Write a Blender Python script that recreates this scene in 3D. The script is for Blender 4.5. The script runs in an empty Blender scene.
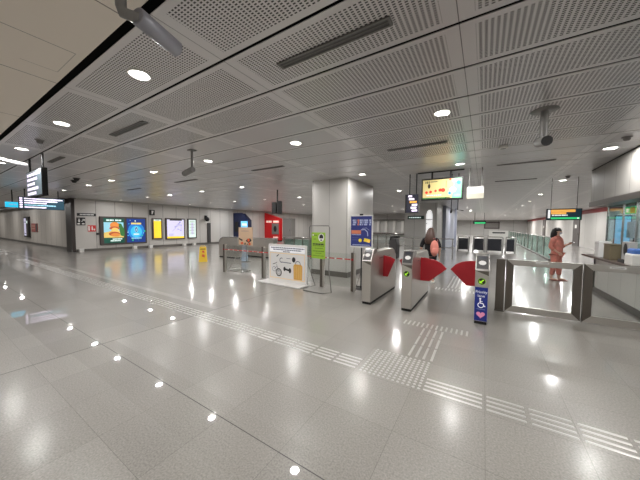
import bpy, math, random
from mathutils import Vector, Matrix
random.seed(7)
S = bpy.context.scene
COL = S.collection
PI = math.pi
CZ = 3.0                                    # ceiling height

# ------------------------------------------------------------------ materials
def lin(c):
    c = c / 255.0
    return c / 12.92 if c <= 0.04045 else ((c + 0.055) / 1.055) ** 2.4
def rgb(r, g, b): return (lin(r), lin(g), lin(b), 1.0)
M = {}
def mat(name, col, rough=0.5, metal=0.0, emit=0.0, spec=0.5, noise=0.0, nscale=40.0, stretch=None):
    m = bpy.data.materials.new(name); m.use_nodes = True
    nt = m.node_tree; p = nt.nodes['Principled BSDF']
    c = rgb(*col)
    p.inputs['Base Color'].default_value = c
    p.inputs['Roughness'].default_value = rough
    p.inputs['Metallic'].default_value = metal
    p.inputs['Specular IOR Level'].default_value = spec
    if emit:
        p.inputs['Emission Color'].default_value = c
        p.inputs['Emission Strength'].default_value = emit
    if noise:
        tc = nt.nodes.new('ShaderNodeTexCoord'); mp = nt.nodes.new('ShaderNodeMapping')
        if stretch: mp.inputs['Scale'].default_value = stretch
        n = nt.nodes.new('ShaderNodeTexNoise'); n.inputs['Scale'].default_value = nscale; n.inputs['Detail'].default_value = 4
        r = nt.nodes.new('ShaderNodeMapRange'); r.inputs['To Min'].default_value = 1 - noise; r.inputs['To Max'].default_value = 1 + noise
        mx = nt.nodes.new('ShaderNodeVectorMath'); mx.operation = 'SCALE'; mx.inputs[0].default_value = c[:3]
        nt.links.new(tc.outputs['Object'], mp.inputs['Vector']); nt.links.new(mp.outputs['Vector'], n.inputs['Vector'])
        nt.links.new(n.outputs['Fac'], r.inputs['Value']); nt.links.new(r.outputs['Result'], mx.inputs['Scale'])
        nt.links.new(mx.outputs['Vector'], p.inputs['Base Color'])
    M[name] = m
    return m

class G:
    """tiny helper to write node maths"""
    def __init__(s, m): s.nt = m.node_tree
    def m(s, op, a, b=None, c=None):
        n = s.nt.nodes.new('ShaderNodeMath'); n.operation = op
        for i, v in enumerate((a, b, c)):
            if v is None: continue
            if isinstance(v, (int, float)): n.inputs[i].default_value = v
            else: s.nt.links.new(v, n.inputs[i])
        return n.outputs[0]
    def xyz(s):
        tc = s.nt.nodes.new('ShaderNodeTexCoord'); sp = s.nt.nodes.new('ShaderNodeSeparateXYZ')
        s.nt.links.new(tc.outputs['Object'], sp.inputs[0])
        return sp.outputs[0], sp.outputs[1], sp.outputs[2], tc.outputs['Object']
    def frac(s, a, off, step): return s.m('FRACT', s.m('DIVIDE', s.m('ADD', a, -off), step))
    def near(s, a, off, step, w):           # 1 where within w/2 of a line off + k*step
        f = s.frac(a, off - step / 2, step)
        return s.m('LESS_THAN', s.m('ABSOLUTE', s.m('ADD', f, -0.5)), w / 2 / step)
    def one(s, a, pos, w): return s.m('LESS_THAN', s.m('ABSOLUTE', s.m('ADD', a, -pos)), w / 2)
    def inside(s, a, lo, hi): return s.m('MULTIPLY', s.m('GREATER_THAN', a, lo), s.m('LESS_THAN', a, hi))
    def mix(s, f, a, b):
        n = s.nt.nodes.new('ShaderNodeMix'); n.data_type = 'RGBA'
        for k, v in ((0, f), (6, a), (7, b)):
            if hasattr(v, 'links') or hasattr(v, 'is_linked'): s.nt.links.new(v, n.inputs[k])
            else: n.inputs[k].default_value = v
        return n.outputs[2]
    def scale(s, colr, f):
        n = s.nt.nodes.new('ShaderNodeVectorMath'); n.operation = 'SCALE'
        if isinstance(colr, tuple): n.inputs[0].default_value = colr[:3]
        else: s.nt.links.new(colr, n.inputs[0])
        s.nt.links.new(f, n.inputs['Scale'])
        return n.outputs[0]

# plain colours
mat('steel', (196, 192, 186), 0.34, 0.85, noise=0.05, nscale=6, stretch=(60, 60, 1))
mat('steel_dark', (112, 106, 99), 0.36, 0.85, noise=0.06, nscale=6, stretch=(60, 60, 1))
mat('steel_lid', (150, 147, 143), 0.3, 0.85)
mat('wire', (120, 117, 114), 0.4, 0.6); mat('chrome', (205, 203, 200), 0.2, 0.95)
mat('black', (24, 23, 24), 0.5); mat('rubber', (18, 17, 17), 0.7); mat('charcoal', (58, 56, 56), 0.5)
mat('white', (216, 214, 209), 0.5); mat('paper', (222, 220, 218), 0.6)
mat('flap_red', (160, 22, 34), 0.4)
mat('label_blue', (24, 42, 128), 0.35); mat('label_white', (240, 240, 245), 0.4, emit=0.15); mat('pink', (236, 150, 186), 0.4)
mat('navy', (10, 22, 60), 0.35, emit=0.05); mat('cyan_lit', (110, 190, 245), 0.4, emit=0.5)
mat('kiosk_red', (196, 26, 30), 0.35, emit=0.1); mat('kiosk_white', (255, 215, 205), 0.4, emit=0.4)
mat('frame_dark', (84, 76, 74), 0.4, 0.4); mat('grey_cab', (128, 124, 120), 0.45, 0.3)
mat('yellow', (220, 182, 30), 0.45); mat('yellow_lit', (240, 204, 48), 0.5, emit=0.6)
mat('map_lit', (204, 200, 226), 0.5, emit=0.5); mat('map_ink', (150, 146, 190), 0.5, emit=0.4); mat('pale_lit', (196, 214, 208), 0.5, emit=0.75)
mat('text_lit', (238, 226, 250), 0.5, emit=1.0); mat('teal_sign', (18, 54, 70), 0.35, emit=0.2); mat('sign_grey', (96, 112, 122), 0.35, emit=0.25)
mat('sign_cyan', (40, 190, 230), 0.4, emit=0.9); mat('orange_lit', (250, 180, 80), 0.4, emit=0.6); mat('green_lit', (40, 190, 110), 0.4, emit=0.8)
mat('green_dark', (16, 52, 40), 0.4, emit=0.05); mat('white_lit', (250, 250, 250), 0.4, emit=0.6)
mat('sign_navy', (30, 32, 50), 0.35, emit=0.1); mat('beige_board', (186, 182, 166), 0.5, emit=0.05)
mat('lime', (146, 184, 56), 0.5); mat('ink', (34, 34, 36), 0.6); mat('lime_ink', (96, 128, 36), 0.6)
mat('poster_blue', (46, 56, 132), 0.45); mat('poster_ink', (176, 186, 222), 0.5); mat('poster_dim', (84, 92, 150), 0.5); mat('poster_orange', (216, 128, 96), 0.5)
mat('poster_yellow', (244, 222, 60), 0.5); mat('orange_line', (244, 206, 140), 0.5); mat('case_orange', (214, 166, 84), 0.5)
mat('header_ink', (110, 112, 124), 0.6); mat('tan', (196, 166, 138), 0.55); mat('rust', (206, 88, 50), 0.55)
mat('tape_red', (196, 74, 66), 0.5); mat('fire_red', (206, 52, 50), 0.45)
mat('ad_green', (18, 84, 70), 0.4, emit=0.25); mat('ad_sky', (150, 206, 226), 0.4, emit=0.35); mat('ad_cheese', (232, 200, 112), 0.4, emit=0.35)
mat('ad_bun', (222, 140, 66), 0.4, emit=0.35); mat('ad_meat', (190, 88, 50), 0.4, emit=0.30); mat('ad_leaf', (56, 120, 60), 0.4, emit=0.25)
mat('ad_blue', (20, 58, 140), 0.4, emit=0.30); mat('ad_azure', (30, 130, 210), 0.4, emit=0.40); mat('ad_cyan', (60, 190, 240), 0.4, emit=0.45); mat('ad_gold', (236, 214, 120), 0.4, emit=0.40)
mat('tv_tan', (206, 190, 130), 0.4, emit=0.40); mat('tv_red', (220, 60, 44), 0.4, emit=0.40); mat('tv_green', (120, 196, 150), 0.4, emit=0.40); mat('tv_blue', (40, 130, 200), 0.4, emit=0.40); mat('tv_dark', (60, 48, 40), 0.4, emit=0.10)
mat('cam_grey', (150, 150, 158), 0.4, 0.1); mat('cam_white', (168, 166, 164), 0.4); mat('pole_grey', (126, 124, 122), 0.45, 0.2)
mat('skirting', (104, 100, 95), 0.4, 0.3); mat('pilaster_dark', (52, 44, 42), 0.4); mat('red_band', (150, 30, 34), 0.4)
mat('wall_plain', (206, 203, 198), 0.5); mat('pillar_grey', (176, 173, 168), 0.4, noise=0.03, nscale=3); mat('blue_grey', (150, 154, 168), 0.45)
mat('counter', (92, 78, 70), 0.35); mat('olive', (108, 98, 76), 0.6); mat('screen_blue', (130, 190, 226), 0.3, emit=0.6); mat('sky_blue', (70, 110, 180), 0.5)
mat('tactile_steel', (182, 180, 176), 0.32, 0.3)
mat('skin', (220, 178, 156), 0.55); mat('skin_b', (214, 172, 150), 0.55); mat('hair_black', (28, 24, 24), 0.4); mat('hair_brown', (74, 50, 40), 0.45)
mat('dress_pink', (208, 130, 116), 0.75, noise=0.6, nscale=10); mat('cloth_black', (26, 24, 28), 0.8); mat('mask_white', (206, 208, 216), 0.7); mat('bag_pink', (222, 138, 124), 0.7); mat('bag_trim', (150, 84, 80), 0.6)
mat('dark_panel', (44, 46, 54), 0.3); mat('badge_green', (150, 210, 40), 0.4, emit=0.5)
mat('lamp_lens', (255, 250, 240), 0.5, emit=6.0); mat('slot_dark', (92, 91, 90), 0.6); mat('slot_rim', (120, 118, 115), 0.4, 0.3)
mat('back_dark', (16, 15, 15), 0.9)

# glass (thin sheet, tinted)
def glass(name, tint, gl=0.09):
    m = bpy.data.materials.new(name); m.use_nodes = True; nt = m.node_tree; nt.nodes.clear()
    o = nt.nodes.new('ShaderNodeOutputMaterial'); t = nt.nodes.new('ShaderNodeBsdfTransparent'); g = nt.nodes.new('ShaderNodeBsdfGlossy')
    t.inputs['Color'].default_value = tint; g.inputs['Roughness'].default_value = 0.03
    lw = nt.nodes.new('ShaderNodeLayerWeight'); lw.inputs['Blend'].default_value = 0.25
    mu = nt.nodes.new('ShaderNodeMath'); mu.operation = 'MULTIPLY_ADD'; mu.inputs[1].default_value = 0.35; mu.inputs[2].default_value = gl * 0.5
    mx = nt.nodes.new('ShaderNodeMixShader')
    nt.links.new(lw.outputs['Fresnel'], mu.inputs[0]); nt.links.new(mu.outputs[0], mx.inputs[0])
    nt.links.new(t.outputs[0], mx.inputs[1]); nt.links.new(g.outputs[0], mx.inputs[2]); nt.links.new(mx.outputs[0], o.inputs[0])
    M[name] = m
glass('glass', (0.955, 0.97, 0.965, 1), 0.03); glass('glass_green', (0.62, 0.76, 0.72, 1)); glass('glass_booth', (0.86, 0.94, 0.95, 1), 0.05)

# granite floor
m = bpy.data.materials.new('granite'); m.use_nodes = True; M['granite'] = m; g = G(m)
p = m.node_tree.nodes['Principled BSDF']; x, y, z, co = g.xyz()
jx = g.near(x, -0.54, 0.6, 0.0035); jy = g.near(y, 1.305, 0.608, 0.0035)
big = g.m('MAXIMUM', g.one(x, -4.155, 0.013), g.m('MULTIPLY', g.one(y, 1.305, 0.007), g.m('LESS_THAN', x, -0.55)))
jn = g.m('MAXIMUM', g.m('MULTIPLY', g.m('MAXIMUM', jx, jy), 0.45), big)
cell = m.node_tree.nodes.new('ShaderNodeCombineXYZ')
m.node_tree.links.new(g.m('FLOOR', g.m('DIVIDE', g.m('ADD', x, 0.54), 0.6)), cell.inputs[0])
m.node_tree.links.new(g.m('FLOOR', g.m('DIVIDE', g.m('ADD', y, -1.305), 0.608)), cell.inputs[1])
wn = m.node_tree.nodes.new('ShaderNodeTexWhiteNoise'); m.node_tree.links.new(cell.outputs[0], wn.inputs['Vector'])
sp = m.node_tree.nodes.new('ShaderNodeTexNoise'); sp.inputs['Scale'].default_value = 80; sp.inputs['Detail'].default_value = 3; m.node_tree.links.new(co, sp.inputs['Vector'])
bl = m.node_tree.nodes.new('ShaderNodeTexNoise'); bl.inputs['Scale'].default_value = 1.3; bl.inputs['Detail'].default_value = 3; m.node_tree.links.new(co, bl.inputs['Vector'])
f = g.m('ADD', g.m('MULTIPLY', g.m('ADD', wn.outputs['Value'], -0.5), 0.12), 1.0)
f = g.m('ADD', f, g.m('MULTIPLY', g.m('ADD', sp.outputs['Fac'], -0.5), 1.15))
f = g.m('ADD', f, g.m('MULTIPLY', g.m('ADD', bl.outputs['Fac'], -0.5), 0.18))
m.node_tree.links.new(g.mix(jn, g.scale(rgb(137, 133, 127), f), rgb(58, 55, 52)), p.inputs['Base Color'])
p.inputs['Roughness'].default_value = 0.38; p.inputs['Specular IOR Level'].default_value = 0.45
far = g.m('GREATER_THAN', y, 3.13)
worn = m.node_tree.nodes.new('ShaderNodeTexWhiteNoise'); worn.noise_dimensions = '1D'
m.node_tree.links.new(g.m('FLOOR', g.m('DIVIDE', g.m('ADD', y, -1.305), 0.608)), worn.inputs['W'])
pol = g.m('MULTIPLY', g.inside(y, 1.0, 1.45), g.m('LESS_THAN', x, -0.5))
pol = g.m('MAXIMUM', pol, g.m('MULTIPLY', g.m('LESS_THAN', x, -4.155), g.inside(y, 0.9, 3.0)))
m.node_tree.links.new(g.m('ADD', g.m('MULTIPLY_ADD', pol, -0.175, g.m('MULTIPLY_ADD', worn.outputs['Value'], 0.05, 0.19)), g.m('MULTIPLY', far, -0.10)), p.inputs['Coat Roughness'])
m.node_tree.links.new(g.m('ADD', g.m('MULTIPLY_ADD', pol, 0.45, 0.4), g.m('MULTIPLY', far, 0.35)), p.inputs['Coat Weight']); p.inputs['Coat IOR'].default_value = 1.5

# perforated metal ceiling
m = bpy.data.materials.new('ceiling_metal'); m.use_nodes = True; M['ceiling_metal'] = m; g = G(m)
p = m.node_tree.nodes['Principled BSDF']; x, y, z, co = g.xyz()
PX0, PXS, PY0, PYS = -0.2, 1.8, 0.95, 0.605
fx = g.frac(x, PX0, PXS); fy = g.frac(y, PY0, PYS)
ins = g.m('MULTIPLY', g.inside(fx, 0.055, 0.945), g.inside(fy, 0.105, 0.895))
hole = g.m('MULTIPLY', g.inside(g.frac(x, PX0, 0.0367), 0.22, 0.78), g.inside(g.frac(y, PY0, 0.0216), 0.24, 0.76))
zone = g.m('MAXIMUM', g.m('MULTIPLY', g.inside(x, -2.0, 1.6), g.m('LESS_THAN', y, 5.8)), g.m('MULTIPLY', g.inside(x, -7.4, 1.6), g.m('LESS_THAN', y, 2.76)))
hm = g.m('MULTIPLY', g.m('MULTIPLY', ins, hole), zone)
seam = g.near(x, PX0, PXS, 0.007)
dk = g.m('MAXIMUM', hm, g.m('MULTIPLY', seam, 0.6))
m.node_tree.links.new(g.mix(dk, g.mix(g.m('MULTIPLY', ins, g.m('SUBTRACT', 1.0, zone)), rgb(216, 214, 214), rgb(198, 196, 197)), rgb(66, 65, 66)), p.inputs['Base Color'])
m.node_tree.links.new(g.m('MULTIPLY_ADD', dk, -0.35, 0.35), p.inputs['Metallic'])
m.node_tree.links.new(g.m('MULTIPLY_ADD', dk, 0.4, 0.33), p.inputs['Roughness'])

# cream ceiling
m = bpy.data.materials.new('ceiling_cream'); m.use_nodes = True; M['ceiling_cream'] = m; g = G(m)
p = m.node_tree.nodes['Principled BSDF']; x, y, z, co = g.xyz()
l = g.m('MAXIMUM', g.near(x, -3.78, 1.6, 0.012), g.m('MULTIPLY', g.one(x, -3.0, 0.008), g.m('LESS_THAN', y, 0.84)))
l = g.m('MAXIMUM', l, g.m('MULTIPLY', g.m('MULTIPLY', g.one(y, 0.84, 0.006), g.inside(x, -3.5, -3.0)), 0.6))
l = g.m('MAXIMUM', l, g.m('MULTIPLY', g.m('MULTIPLY', g.one(x, -3.5, 0.008), g.inside(y, 0.6, 0.84)), 0.6))
m.node_tree.links.new(g.mix(g.m('MULTIPLY', l, 0.75), rgb(236, 227, 215), rgb(84, 76, 68)), p.inputs['Base Color'])
p.inputs['Roughness'].default_value = 0.55

# clad walls: axis = coordinate the joints run across
def clad(name, col, axis, step, off=0.0, w=0.012, hor=None, rough=0.4):
    m = bpy.data.materials.new(name); m.use_nodes = True; M[name] = m; g = G(m)
    p = m.node_tree.nodes['Principled BSDF']; c = g.xyz()
    l = g.near(c[axis], off, step, w)
    if hor: l = g.m('MAXIMUM', l, g.one(c[2], hor, 0.012))
    wn = m.node_tree.nodes.new('ShaderNodeTexWhiteNoise'); wn.noise_dimensions = '1D'
    m.node_tree.links.new(g.m('FLOOR', g.m('DIVIDE', g.m('ADD', c[axis], -off), step)), wn.inputs['W'])
    f = g.m('MULTIPLY_ADD', wn.outputs['Value'], 0.07, 0.96)
    m.node_tree.links.new(g.mix(g.m('MULTIPLY', l, 0.6), g.scale(rgb(*col), f), rgb(60, 57, 54)), p.inputs['Base Color'])
    p.inputs['Roughness'].default_value = rough
clad('clad_left', (192, 188, 183), 1, 0.95, 5.1, 0.03)
clad('clad_front', (196, 190, 182), 0, 1.15, -20.3, 0.04)
clad('clad_right', (200, 196, 191), 1, 2.4, 10.0, 0.03)
clad('clad_far', (190, 188, 184), 0, 2.4, 0.0, 0.05)
clad('clad_white', (200, 198, 194), 0, 1.2, -3.7, 0.015)
clad('clad_booth', (196, 194, 188), 1, 0.62, 6.95, 0.008)
clad('clad_bulk', (158, 155, 150), 1, 0.62, 7.78, 0.012, rough=0.6)
clad('clad_pillar', (196, 193, 189), 0, 0.6, -4.09, 0.012)

# ------------------------------------------------------------------ mesh builder
class MB:
    def __init__(s): s.v = []; s.f = []; s.k = []; s.sm = []
    def face(s, pts, k, smooth=False):
        n = len(s.v); s.v += [tuple(q) for q in pts]; s.f.append(tuple(range(n, n + len(pts)))); s.k.append(k); s.sm.append(smooth); return s
    def raw(s, vs, fs, k, smooth=False):
        n = len(s.v); s.v += [tuple(q) for q in vs]
        for f in fs: s.f.append(tuple(n + i for i in f)); s.k.append(k); s.sm.append(smooth)
        return s
    def box(s, x0, x1, y0, y1, z0, z1, k):
        v = [(a, b, c) for c in (z0, z1) for b in (y0, y1) for a in (x0, x1)]
        return s.raw(v, [(0, 2, 3, 1), (4, 5, 7, 6), (0, 1, 5, 4), (2, 6, 7, 3), (0, 4, 6, 2), (1, 3, 7, 5)], k)
    def prism(s, poly, a0, a1, k, ax='y'):
        """poly in (x,z) extruded along y, or (y,z) along x, or (x,y) along z"""
        def P(u, w, a): return (u, a, w) if ax == 'y' else (a, u, w) if ax == 'x' else (u, w, a)
        n = len(poly); v = [P(u, w, a0) for u, w in poly] + [P(u, w, a1) for u, w in poly]
        ar = sum(poly[i][0] * poly[(i + 1) % n][1] - poly[(i + 1) % n][0] * poly[i][1] for i in range(n))
        fl = (ar > 0) != (ax == 'y')
        fs = [tuple(range(n))[::-1], tuple(range(n, 2 * n))] + [(i, (i + 1) % n, n + (i + 1) % n, n + i) for i in range(n)]
        if not fl: fs = [f[::-1] for f in fs]
        return s.raw(v, fs, k)
    def tube(s, pts, r, k, n=10, closed=False, caps=True):
        pts = [Vector(q) for q in pts]; N = len(pts); R = r if isinstance(r, (list, tuple)) else [r] * N
        v = []; up = None
        for i, q in enumerate(pts):
            if closed: t = (pts[(i + 1) % N] - pts[i - 1])
            else: t = pts[min(i + 1, N - 1)] - pts[max(i - 1, 0)]
            t.normalize()
            if up is None: up = Vector((0, 0, 1)) if abs(t.z) < 0.9 else Vector((1, 0, 0))
            a = t.cross(up); a.normalize(); b = a.cross(t); b.normalize(); up = b
            for j in range(n):
                w = 2 * PI * j / n; v.append(q + (a * math.cos(w) + b * math.sin(w)) * R[i])
        fs = []
        for i in range(N if closed else N - 1):
            for j in range(n):
                i2 = (i + 1) % N; fs.append((i * n + j, i * n + (j + 1) % n, i2 * n + (j + 1) % n, i2 * n + j))
        s.raw(v, fs, k, True)
        if caps and not closed:
            s.face(v[:n][::-1], k); s.face(v[-n:], k)
        return s
    def disc(s, c, r, k, nrm='z', n=24, rz=None):
        """flat ellipse; nrm '-y' faces the front, '-z' faces down, 'z' up"""
        rz = rz or r; pts = []
        for j in range(n):
            w = 2 * PI * j / n; a, b = r * math.cos(w), rz * math.sin(w)
            pts.append((c[0] + a, c[1], c[2] + b) if nrm == '-y' else (c[0] + a, c[1] + b, c[2]))
        return s.face(pts if nrm != '-z' else pts[::-1], k)
    def lathe(s, prof, k, c=(0, 0, 0), n=24, axis='z'):
        v = []
        for r, h in prof:
            for j in range(n):
                w = 2 * PI * j / n; a, b = r * math.cos(w), r * math.sin(w)
                v.append((c[0] + a, c[1] + b, c[2] + h) if axis == 'z' else (c[0] + a, c[1] + h, c[2] + b) if axis == 'y' else (c[0] + h, c[1] + a, c[2] + b))
        fs = [(i * n + j, i * n + (j + 1) % n, (i + 1) * n + (j + 1) % n, (i + 1) * n + j) for i in range(len(prof) - 1) for j in range(n)]
        return s.raw(v, fs, k, True)
    def ball(s, c, rx, ry, rz, k, n=14, m=8):
        v = []; fs = []
        for i in range(m + 1):
            t = PI * i / m
            for j in range(n):
                w = 2 * PI * j / n
                v.append((c[0] + rx * math.sin(t) * math.cos(w), c[1] + ry * math.sin(t) * math.sin(w), c[2] + rz * math.cos(t)))
        for i in range(m):
            for j in range(n): fs.append((i * n + j, (i + 1) * n + j, (i + 1) * n + (j + 1) % n, i * n + (j + 1) % n))
        return s.raw(v, fs, k, True)
    # flat print facing -Y at depth y
    def rect(s, x0, x1, z0, z1, y, k): return s.face([(x0, y, z0), (x1, y, z0), (x1, y, z1), (x0, y, z1)], k)
    def poly(s, pts, y, k): return s.face([(a, y, b) for a, b in pts], k)
    def line(s, pts, w, y, k):
        for (a, b), (c, d) in zip(pts, pts[1:]):
            t = Vector((c - a, d - b)); t.normalize(); nx, nz = -t.y * w / 2, t.x * w / 2
            s.poly([(a - nx, b - nz), (c - nx, d - nz), (c + nx, d + nz), (a + nx, b + nz)], y, k)
        return s
    def ring(s, cx, cz, r, w, y, k, n=20, a0=0, a1=2 * PI, rz=None):
        rz = rz or r
        for j in range(n):
            A, B = a0 + (a1 - a0) * j / n, a0 + (a1 - a0) * (j + 1) / n
            s.poly([(cx + r * math.cos(A), cz + rz * math.sin(A)), (cx + r * math.cos(B), cz + rz * math.sin(B)),
                    (cx + (r - w) * math.cos(B), cz + (rz - w) * math.sin(B)), (cx + (r - w) * math.cos(A), cz + (rz - w) * math.sin(A))], y, k)
        return s
    def text(s, body, cx, cz, h, y, k, align='CENTER', wmax=None):
        cu = bpy.data.curves.new('t', 'FONT'); cu.body = body; cu.size = h; cu.align_x = align; cu.align_y = 'CENTER'; cu.resolution_u = 2
        o = bpy.data.objects.new('t', cu); COL.objects.link(o)
        me = bpy.data.meshes.new_from_object(o.evaluated_get(bpy.context.evaluated_depsgraph_get()))
        sx = 1.0
        if wmax and me.vertices:
            w = max(v.co.x for v in me.vertices) - min(v.co.x for v in me.vertices)
            sx = min(1.0, wmax / w)
        s.raw([(cx + v.co.x * sx, y, cz + v.co.y) for v in me.vertices], [tuple(q.vertices) for q in me.polygons], k)
        bpy.data.objects.remove(o); bpy.data.curves.remove(cu); bpy.data.meshes.remove(me)
        return s
    def scribble(s, x0, x1, z, h, y, k, gap=0.35):
        """a row of unreadable small print"""
        x = x0
        while x < x1:
            w = h * random.uniform(1.2, 3.4); e = min(x + w, x1)
            s.rect(x, e, z - h / 2, z + h / 2, y, k); x = e + h * gap
        return s
    def build(s, name, parent=None, bevel=0.0, autosm=False):
        me = bpy.data.meshes.new(name); me.from_pydata(s.v, [], s.f)
        ks = list(dict.fromkeys(s.k))
        for k in ks: me.materials.append(M[k])
        me.polygons.foreach_set('material_index', [ks.index(k) for k in s.k])
        me.polygons.foreach_set('use_smooth', s.sm)
        me.update()
        o = bpy.data.objects.new(name, me); COL.objects.link(o)
        if parent: o.parent = parent
        if bevel:
            b = o.modifiers.new('b', 'BEVEL'); b.width = bevel; b.segments = 2; b.limit_method = 'ANGLE'
        return o

def tag(o, label, cat, group=None, kind=None):
    o['label'] = label; o['category'] = cat
    if group: o['group'] = group
    if kind: o['kind'] = kind
    return o
def thing(name, label, cat, loc=(0, 0, 0), rz=0.0, group=None):
    o = bpy.data.objects.new(name, None); COL.objects.link(o); o.empty_display_size = 0.1
    o.location = loc; o.rotation_euler = (0, 0, rz)
    return tag(o, label, cat, group)
def struct(name, mb, label=None, cat=None):
    o = mb.build(name); o['kind'] = 'structure'
    if label: o['label'] = label
    if cat: o['category'] = cat
    return o
def copy_tree(o, parent=None):
    c = o.copy(); COL.objects.link(c)
    if parent: c.parent = parent
    for ch in o.children: copy_tree(ch, c)
    return c
RX = PI / 2      # a sign turned to face +X
LX = -PI / 2     # a sign turned to face -X

# ------------------------------------------------------------------ the setting
struct('floor', MB().box(-46, 8, -9, 63, -0.2, 0, 'granite'), 'polished grey granite floor with thin tile joints', 'floor')
mb = MB(); y0 = PY0
ix0 = int((-46 - PX0) / PXS); ix1 = int((8 - PX0) / PXS)
for j in range(0, 102):
    a = PY0 + j * PYS + 0.014; b = PY0 + (j + 1) * PYS - 0.014
    for i in range(ix0, ix1):
        mb.box(PX0 + i * PXS + 0.001, PX0 + (i + 1) * PXS - 0.001, a, b, CZ, CZ + 0.006, 'ceiling_metal')
mb.box(-46, 8, PY0 - 0.05, 63, CZ + 0.1, CZ + 0.16, 'back_dark')
struct('ceiling', mb, 'grey perforated metal ceiling panels in long rows', 'ceiling')
struct('ceiling_2', MB().box(-46, 8, -9, 0.9, CZ, CZ + 0.16, 'ceiling_cream'), 'cream solid ceiling panels beside the perforated metal ceiling', 'ceiling')
WLX = -19.4
struct('wall_left', MB().box(WLX - 0.3, WLX, 5.1, 62.5, 0.14, CZ, 'clad_left'), 'long wall of pale grey cladding panels', 'wall')
struct('baseboard_left', MB().box(WLX - 0.3, WLX + 0.015, 5.1, 62.5, 0, 0.14, 'skirting'))
struct('wall_front', MB().box(-46, -20.3, 5.3, 5.6, 0.14, CZ, 'clad_front'), 'grey clad wall beyond the dark corner post', 'wall')
struct('baseboard_front', MB().box(-46, -20.3, 5.285, 5.6, 0, 0.14, 'skirting'))
struct('trim_1', MB().box(-20.3, WLX + 0.02, 4.95, 5.1, 0, CZ, 'pilaster_dark').box(-20.3, -19.7, 5.1, 5.3, 0, CZ, 'pilaster_dark'), 'dark corner post at the end of the left wall', 'corner post')
struct('trim_2', MB().box(-46, -20.3, 4.7, 5.3, 2.78, CZ, 'pilaster_dark'))
struct('trim_3', MB().box(WLX, WLX + 0.3, 5.1, 62.5, 2.93, CZ, 'pillar_grey'))
struct('wall_end', MB().box(-46.3, -46, -9, 5.6, 0, CZ, 'wall_plain'))
struct('wall_back', MB().box(-46, 8, -9.3, -9, 0, CZ, 'wall_plain'))
struct('wall_far', MB().box(WLX, 8, 62.5, 62.8, 0, CZ, 'clad_far'))
struct('wall_right', MB().box(6.9, 7.2, 9.3, 62.5, 0, 2.7, 'clad_right'), 'pale wall beyond the booth with dark door recesses', 'wall')
struct('trim_4', MB().box(6.86, 7.2, 9.3, 62.5, 2.7, CZ, 'red_band'), 'dark red band along the top of the right wall', 'band')
for i, yy in enumerate((31.4, 46.0)):
    d = struct('door_%d' % (i + 1), MB().box(6.84, 6.9, yy - 0.9, yy + 0.9, 0, 2.66, 'frame_dark'))
    MB().box(6.78, 6.84, yy - 0.7, yy - 0.55, 1.0, 1.12, 'chrome').build('door_handle', d)
    MB().box(6.82, 6.84, yy - 0.25, yy + 0.25, 1.55, 1.85, 'white').build('door_plate', d)
# pillar near the gates
mb = MB().box(-4.72, -3.45, 7.05, 9.1, 0.16, CZ, 'clad_pillar').box(-4.74, -3.43, 7.03, 9.12, 0, 0.16, 'skirting')
struct('pillar', mb, 'broad grey clad pillar behind the barrier', 'pillar')
# white core block and its side, where shade is painted in as blue-grey
mb = MB().box(-4.3, -2.4, 17, 28, 0.0, CZ, 'clad_white'); struct('wall_core', mb, 'white clad wall block behind the woman with the backpack', 'wall')
struct('trim_5', MB().box(-2.4, -2.2, 19.5, 28.2, 0, CZ, 'blue_grey'))
struct('trim_6', MB().box(-1.98, -1.84, 23.0, 23.2, 0, CZ, 'blue_grey'))
# lit back wall seen between pillar and white block
mb = MB().box(-14, -4.5, 30, 30.2, 0, CZ, 'clad_far')
for i in range(10): mb.box(-13.6 + i * 0.95, -13.3 + i * 0.95, 29.75, 30, 0.9, 2.25, 'white')
mb.box(-14, -4.5, 29.4, 30, 2.25, 2.4, 'skirting').box(-14, -4.5, 29.4, 30, 0.7, 0.9, 'frame_dark')
struct('wall_middle', mb, 'far pale ribbed wall seen right of the pillar', 'wall')

# ------------------------------------------------------------------ passenger service booth (structure)
BX, BY = 2.35, 9.12
mb = MB().box(BX, BX + 0.14, -4, BY, 0.12, 0.86, 'clad_booth').box(BX, 5.4, BY - 0.14, BY, 0.12, 0.86, 'wall_plain')
struct('wall_booth', mb, 'pale panelled lower wall of the service booth', 'wall')
struct('baseboard_booth', MB().box(BX - 0.012, BX + 0.14, -4, BY + 0.012, 0, 0.12, 'skirting').box(BX, 5.4, BY - 0.14, BY + 0.012, 0, 0.12, 'skirting'))
mb = MB().box(BX - 0.1, BX + 0.1, -4, BY + 0.1, 2.2, CZ - 0.02, 'clad_bulk').box(BX, 5.5, BY - 0.1, BY + 0.1, 2.2, CZ - 0.02, 'wall_plain').box(BX - 0.11, 5.5, -4, BY + 0.11, CZ - 0.02, CZ, 'black')
struct('wall_bulkhead', mb, 'grey panelled bulkhead above the booth windows', 'wall')
struct('trim_7', MB().box(BX - 0.12, BX + 0.22, -4, BY + 0.12, 2.08, 2.2, 'steel_dark').box(BX, 5.5, BY - 0.12, BY + 0.12, 2.08, 2.2, 'steel_dark'))
w = struct('window_1', MB().box(BX + 0.15, BX + 0.162, 0.0, 9.0, 0.9, 2.08, 'glass_booth'), 'greenish glass front of the service booth', 'window')
for yy in (8.98, 8.15, 7.55, 6.2, 4.8): MB().box(BX + 0.14, BX + 0.17, yy - 0.012, yy + 0.012, 0.9, 2.08, 'chrome').build('window_post', w)
struct('window_2', MB().box(BX + 0.17, 5.4, 9.0, 9.012, 0.9, 2.08, 'glass_booth'))
struct('ceiling_3', MB().box(BX + .22, 5.4, -4, BY, 2.2, 2.24, 'wall_plain'))
struct('wall_booth_back', MB().box(5.4, 5.5, -4, BY, 0, CZ - 0.02, 'wall_plain'))
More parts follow.
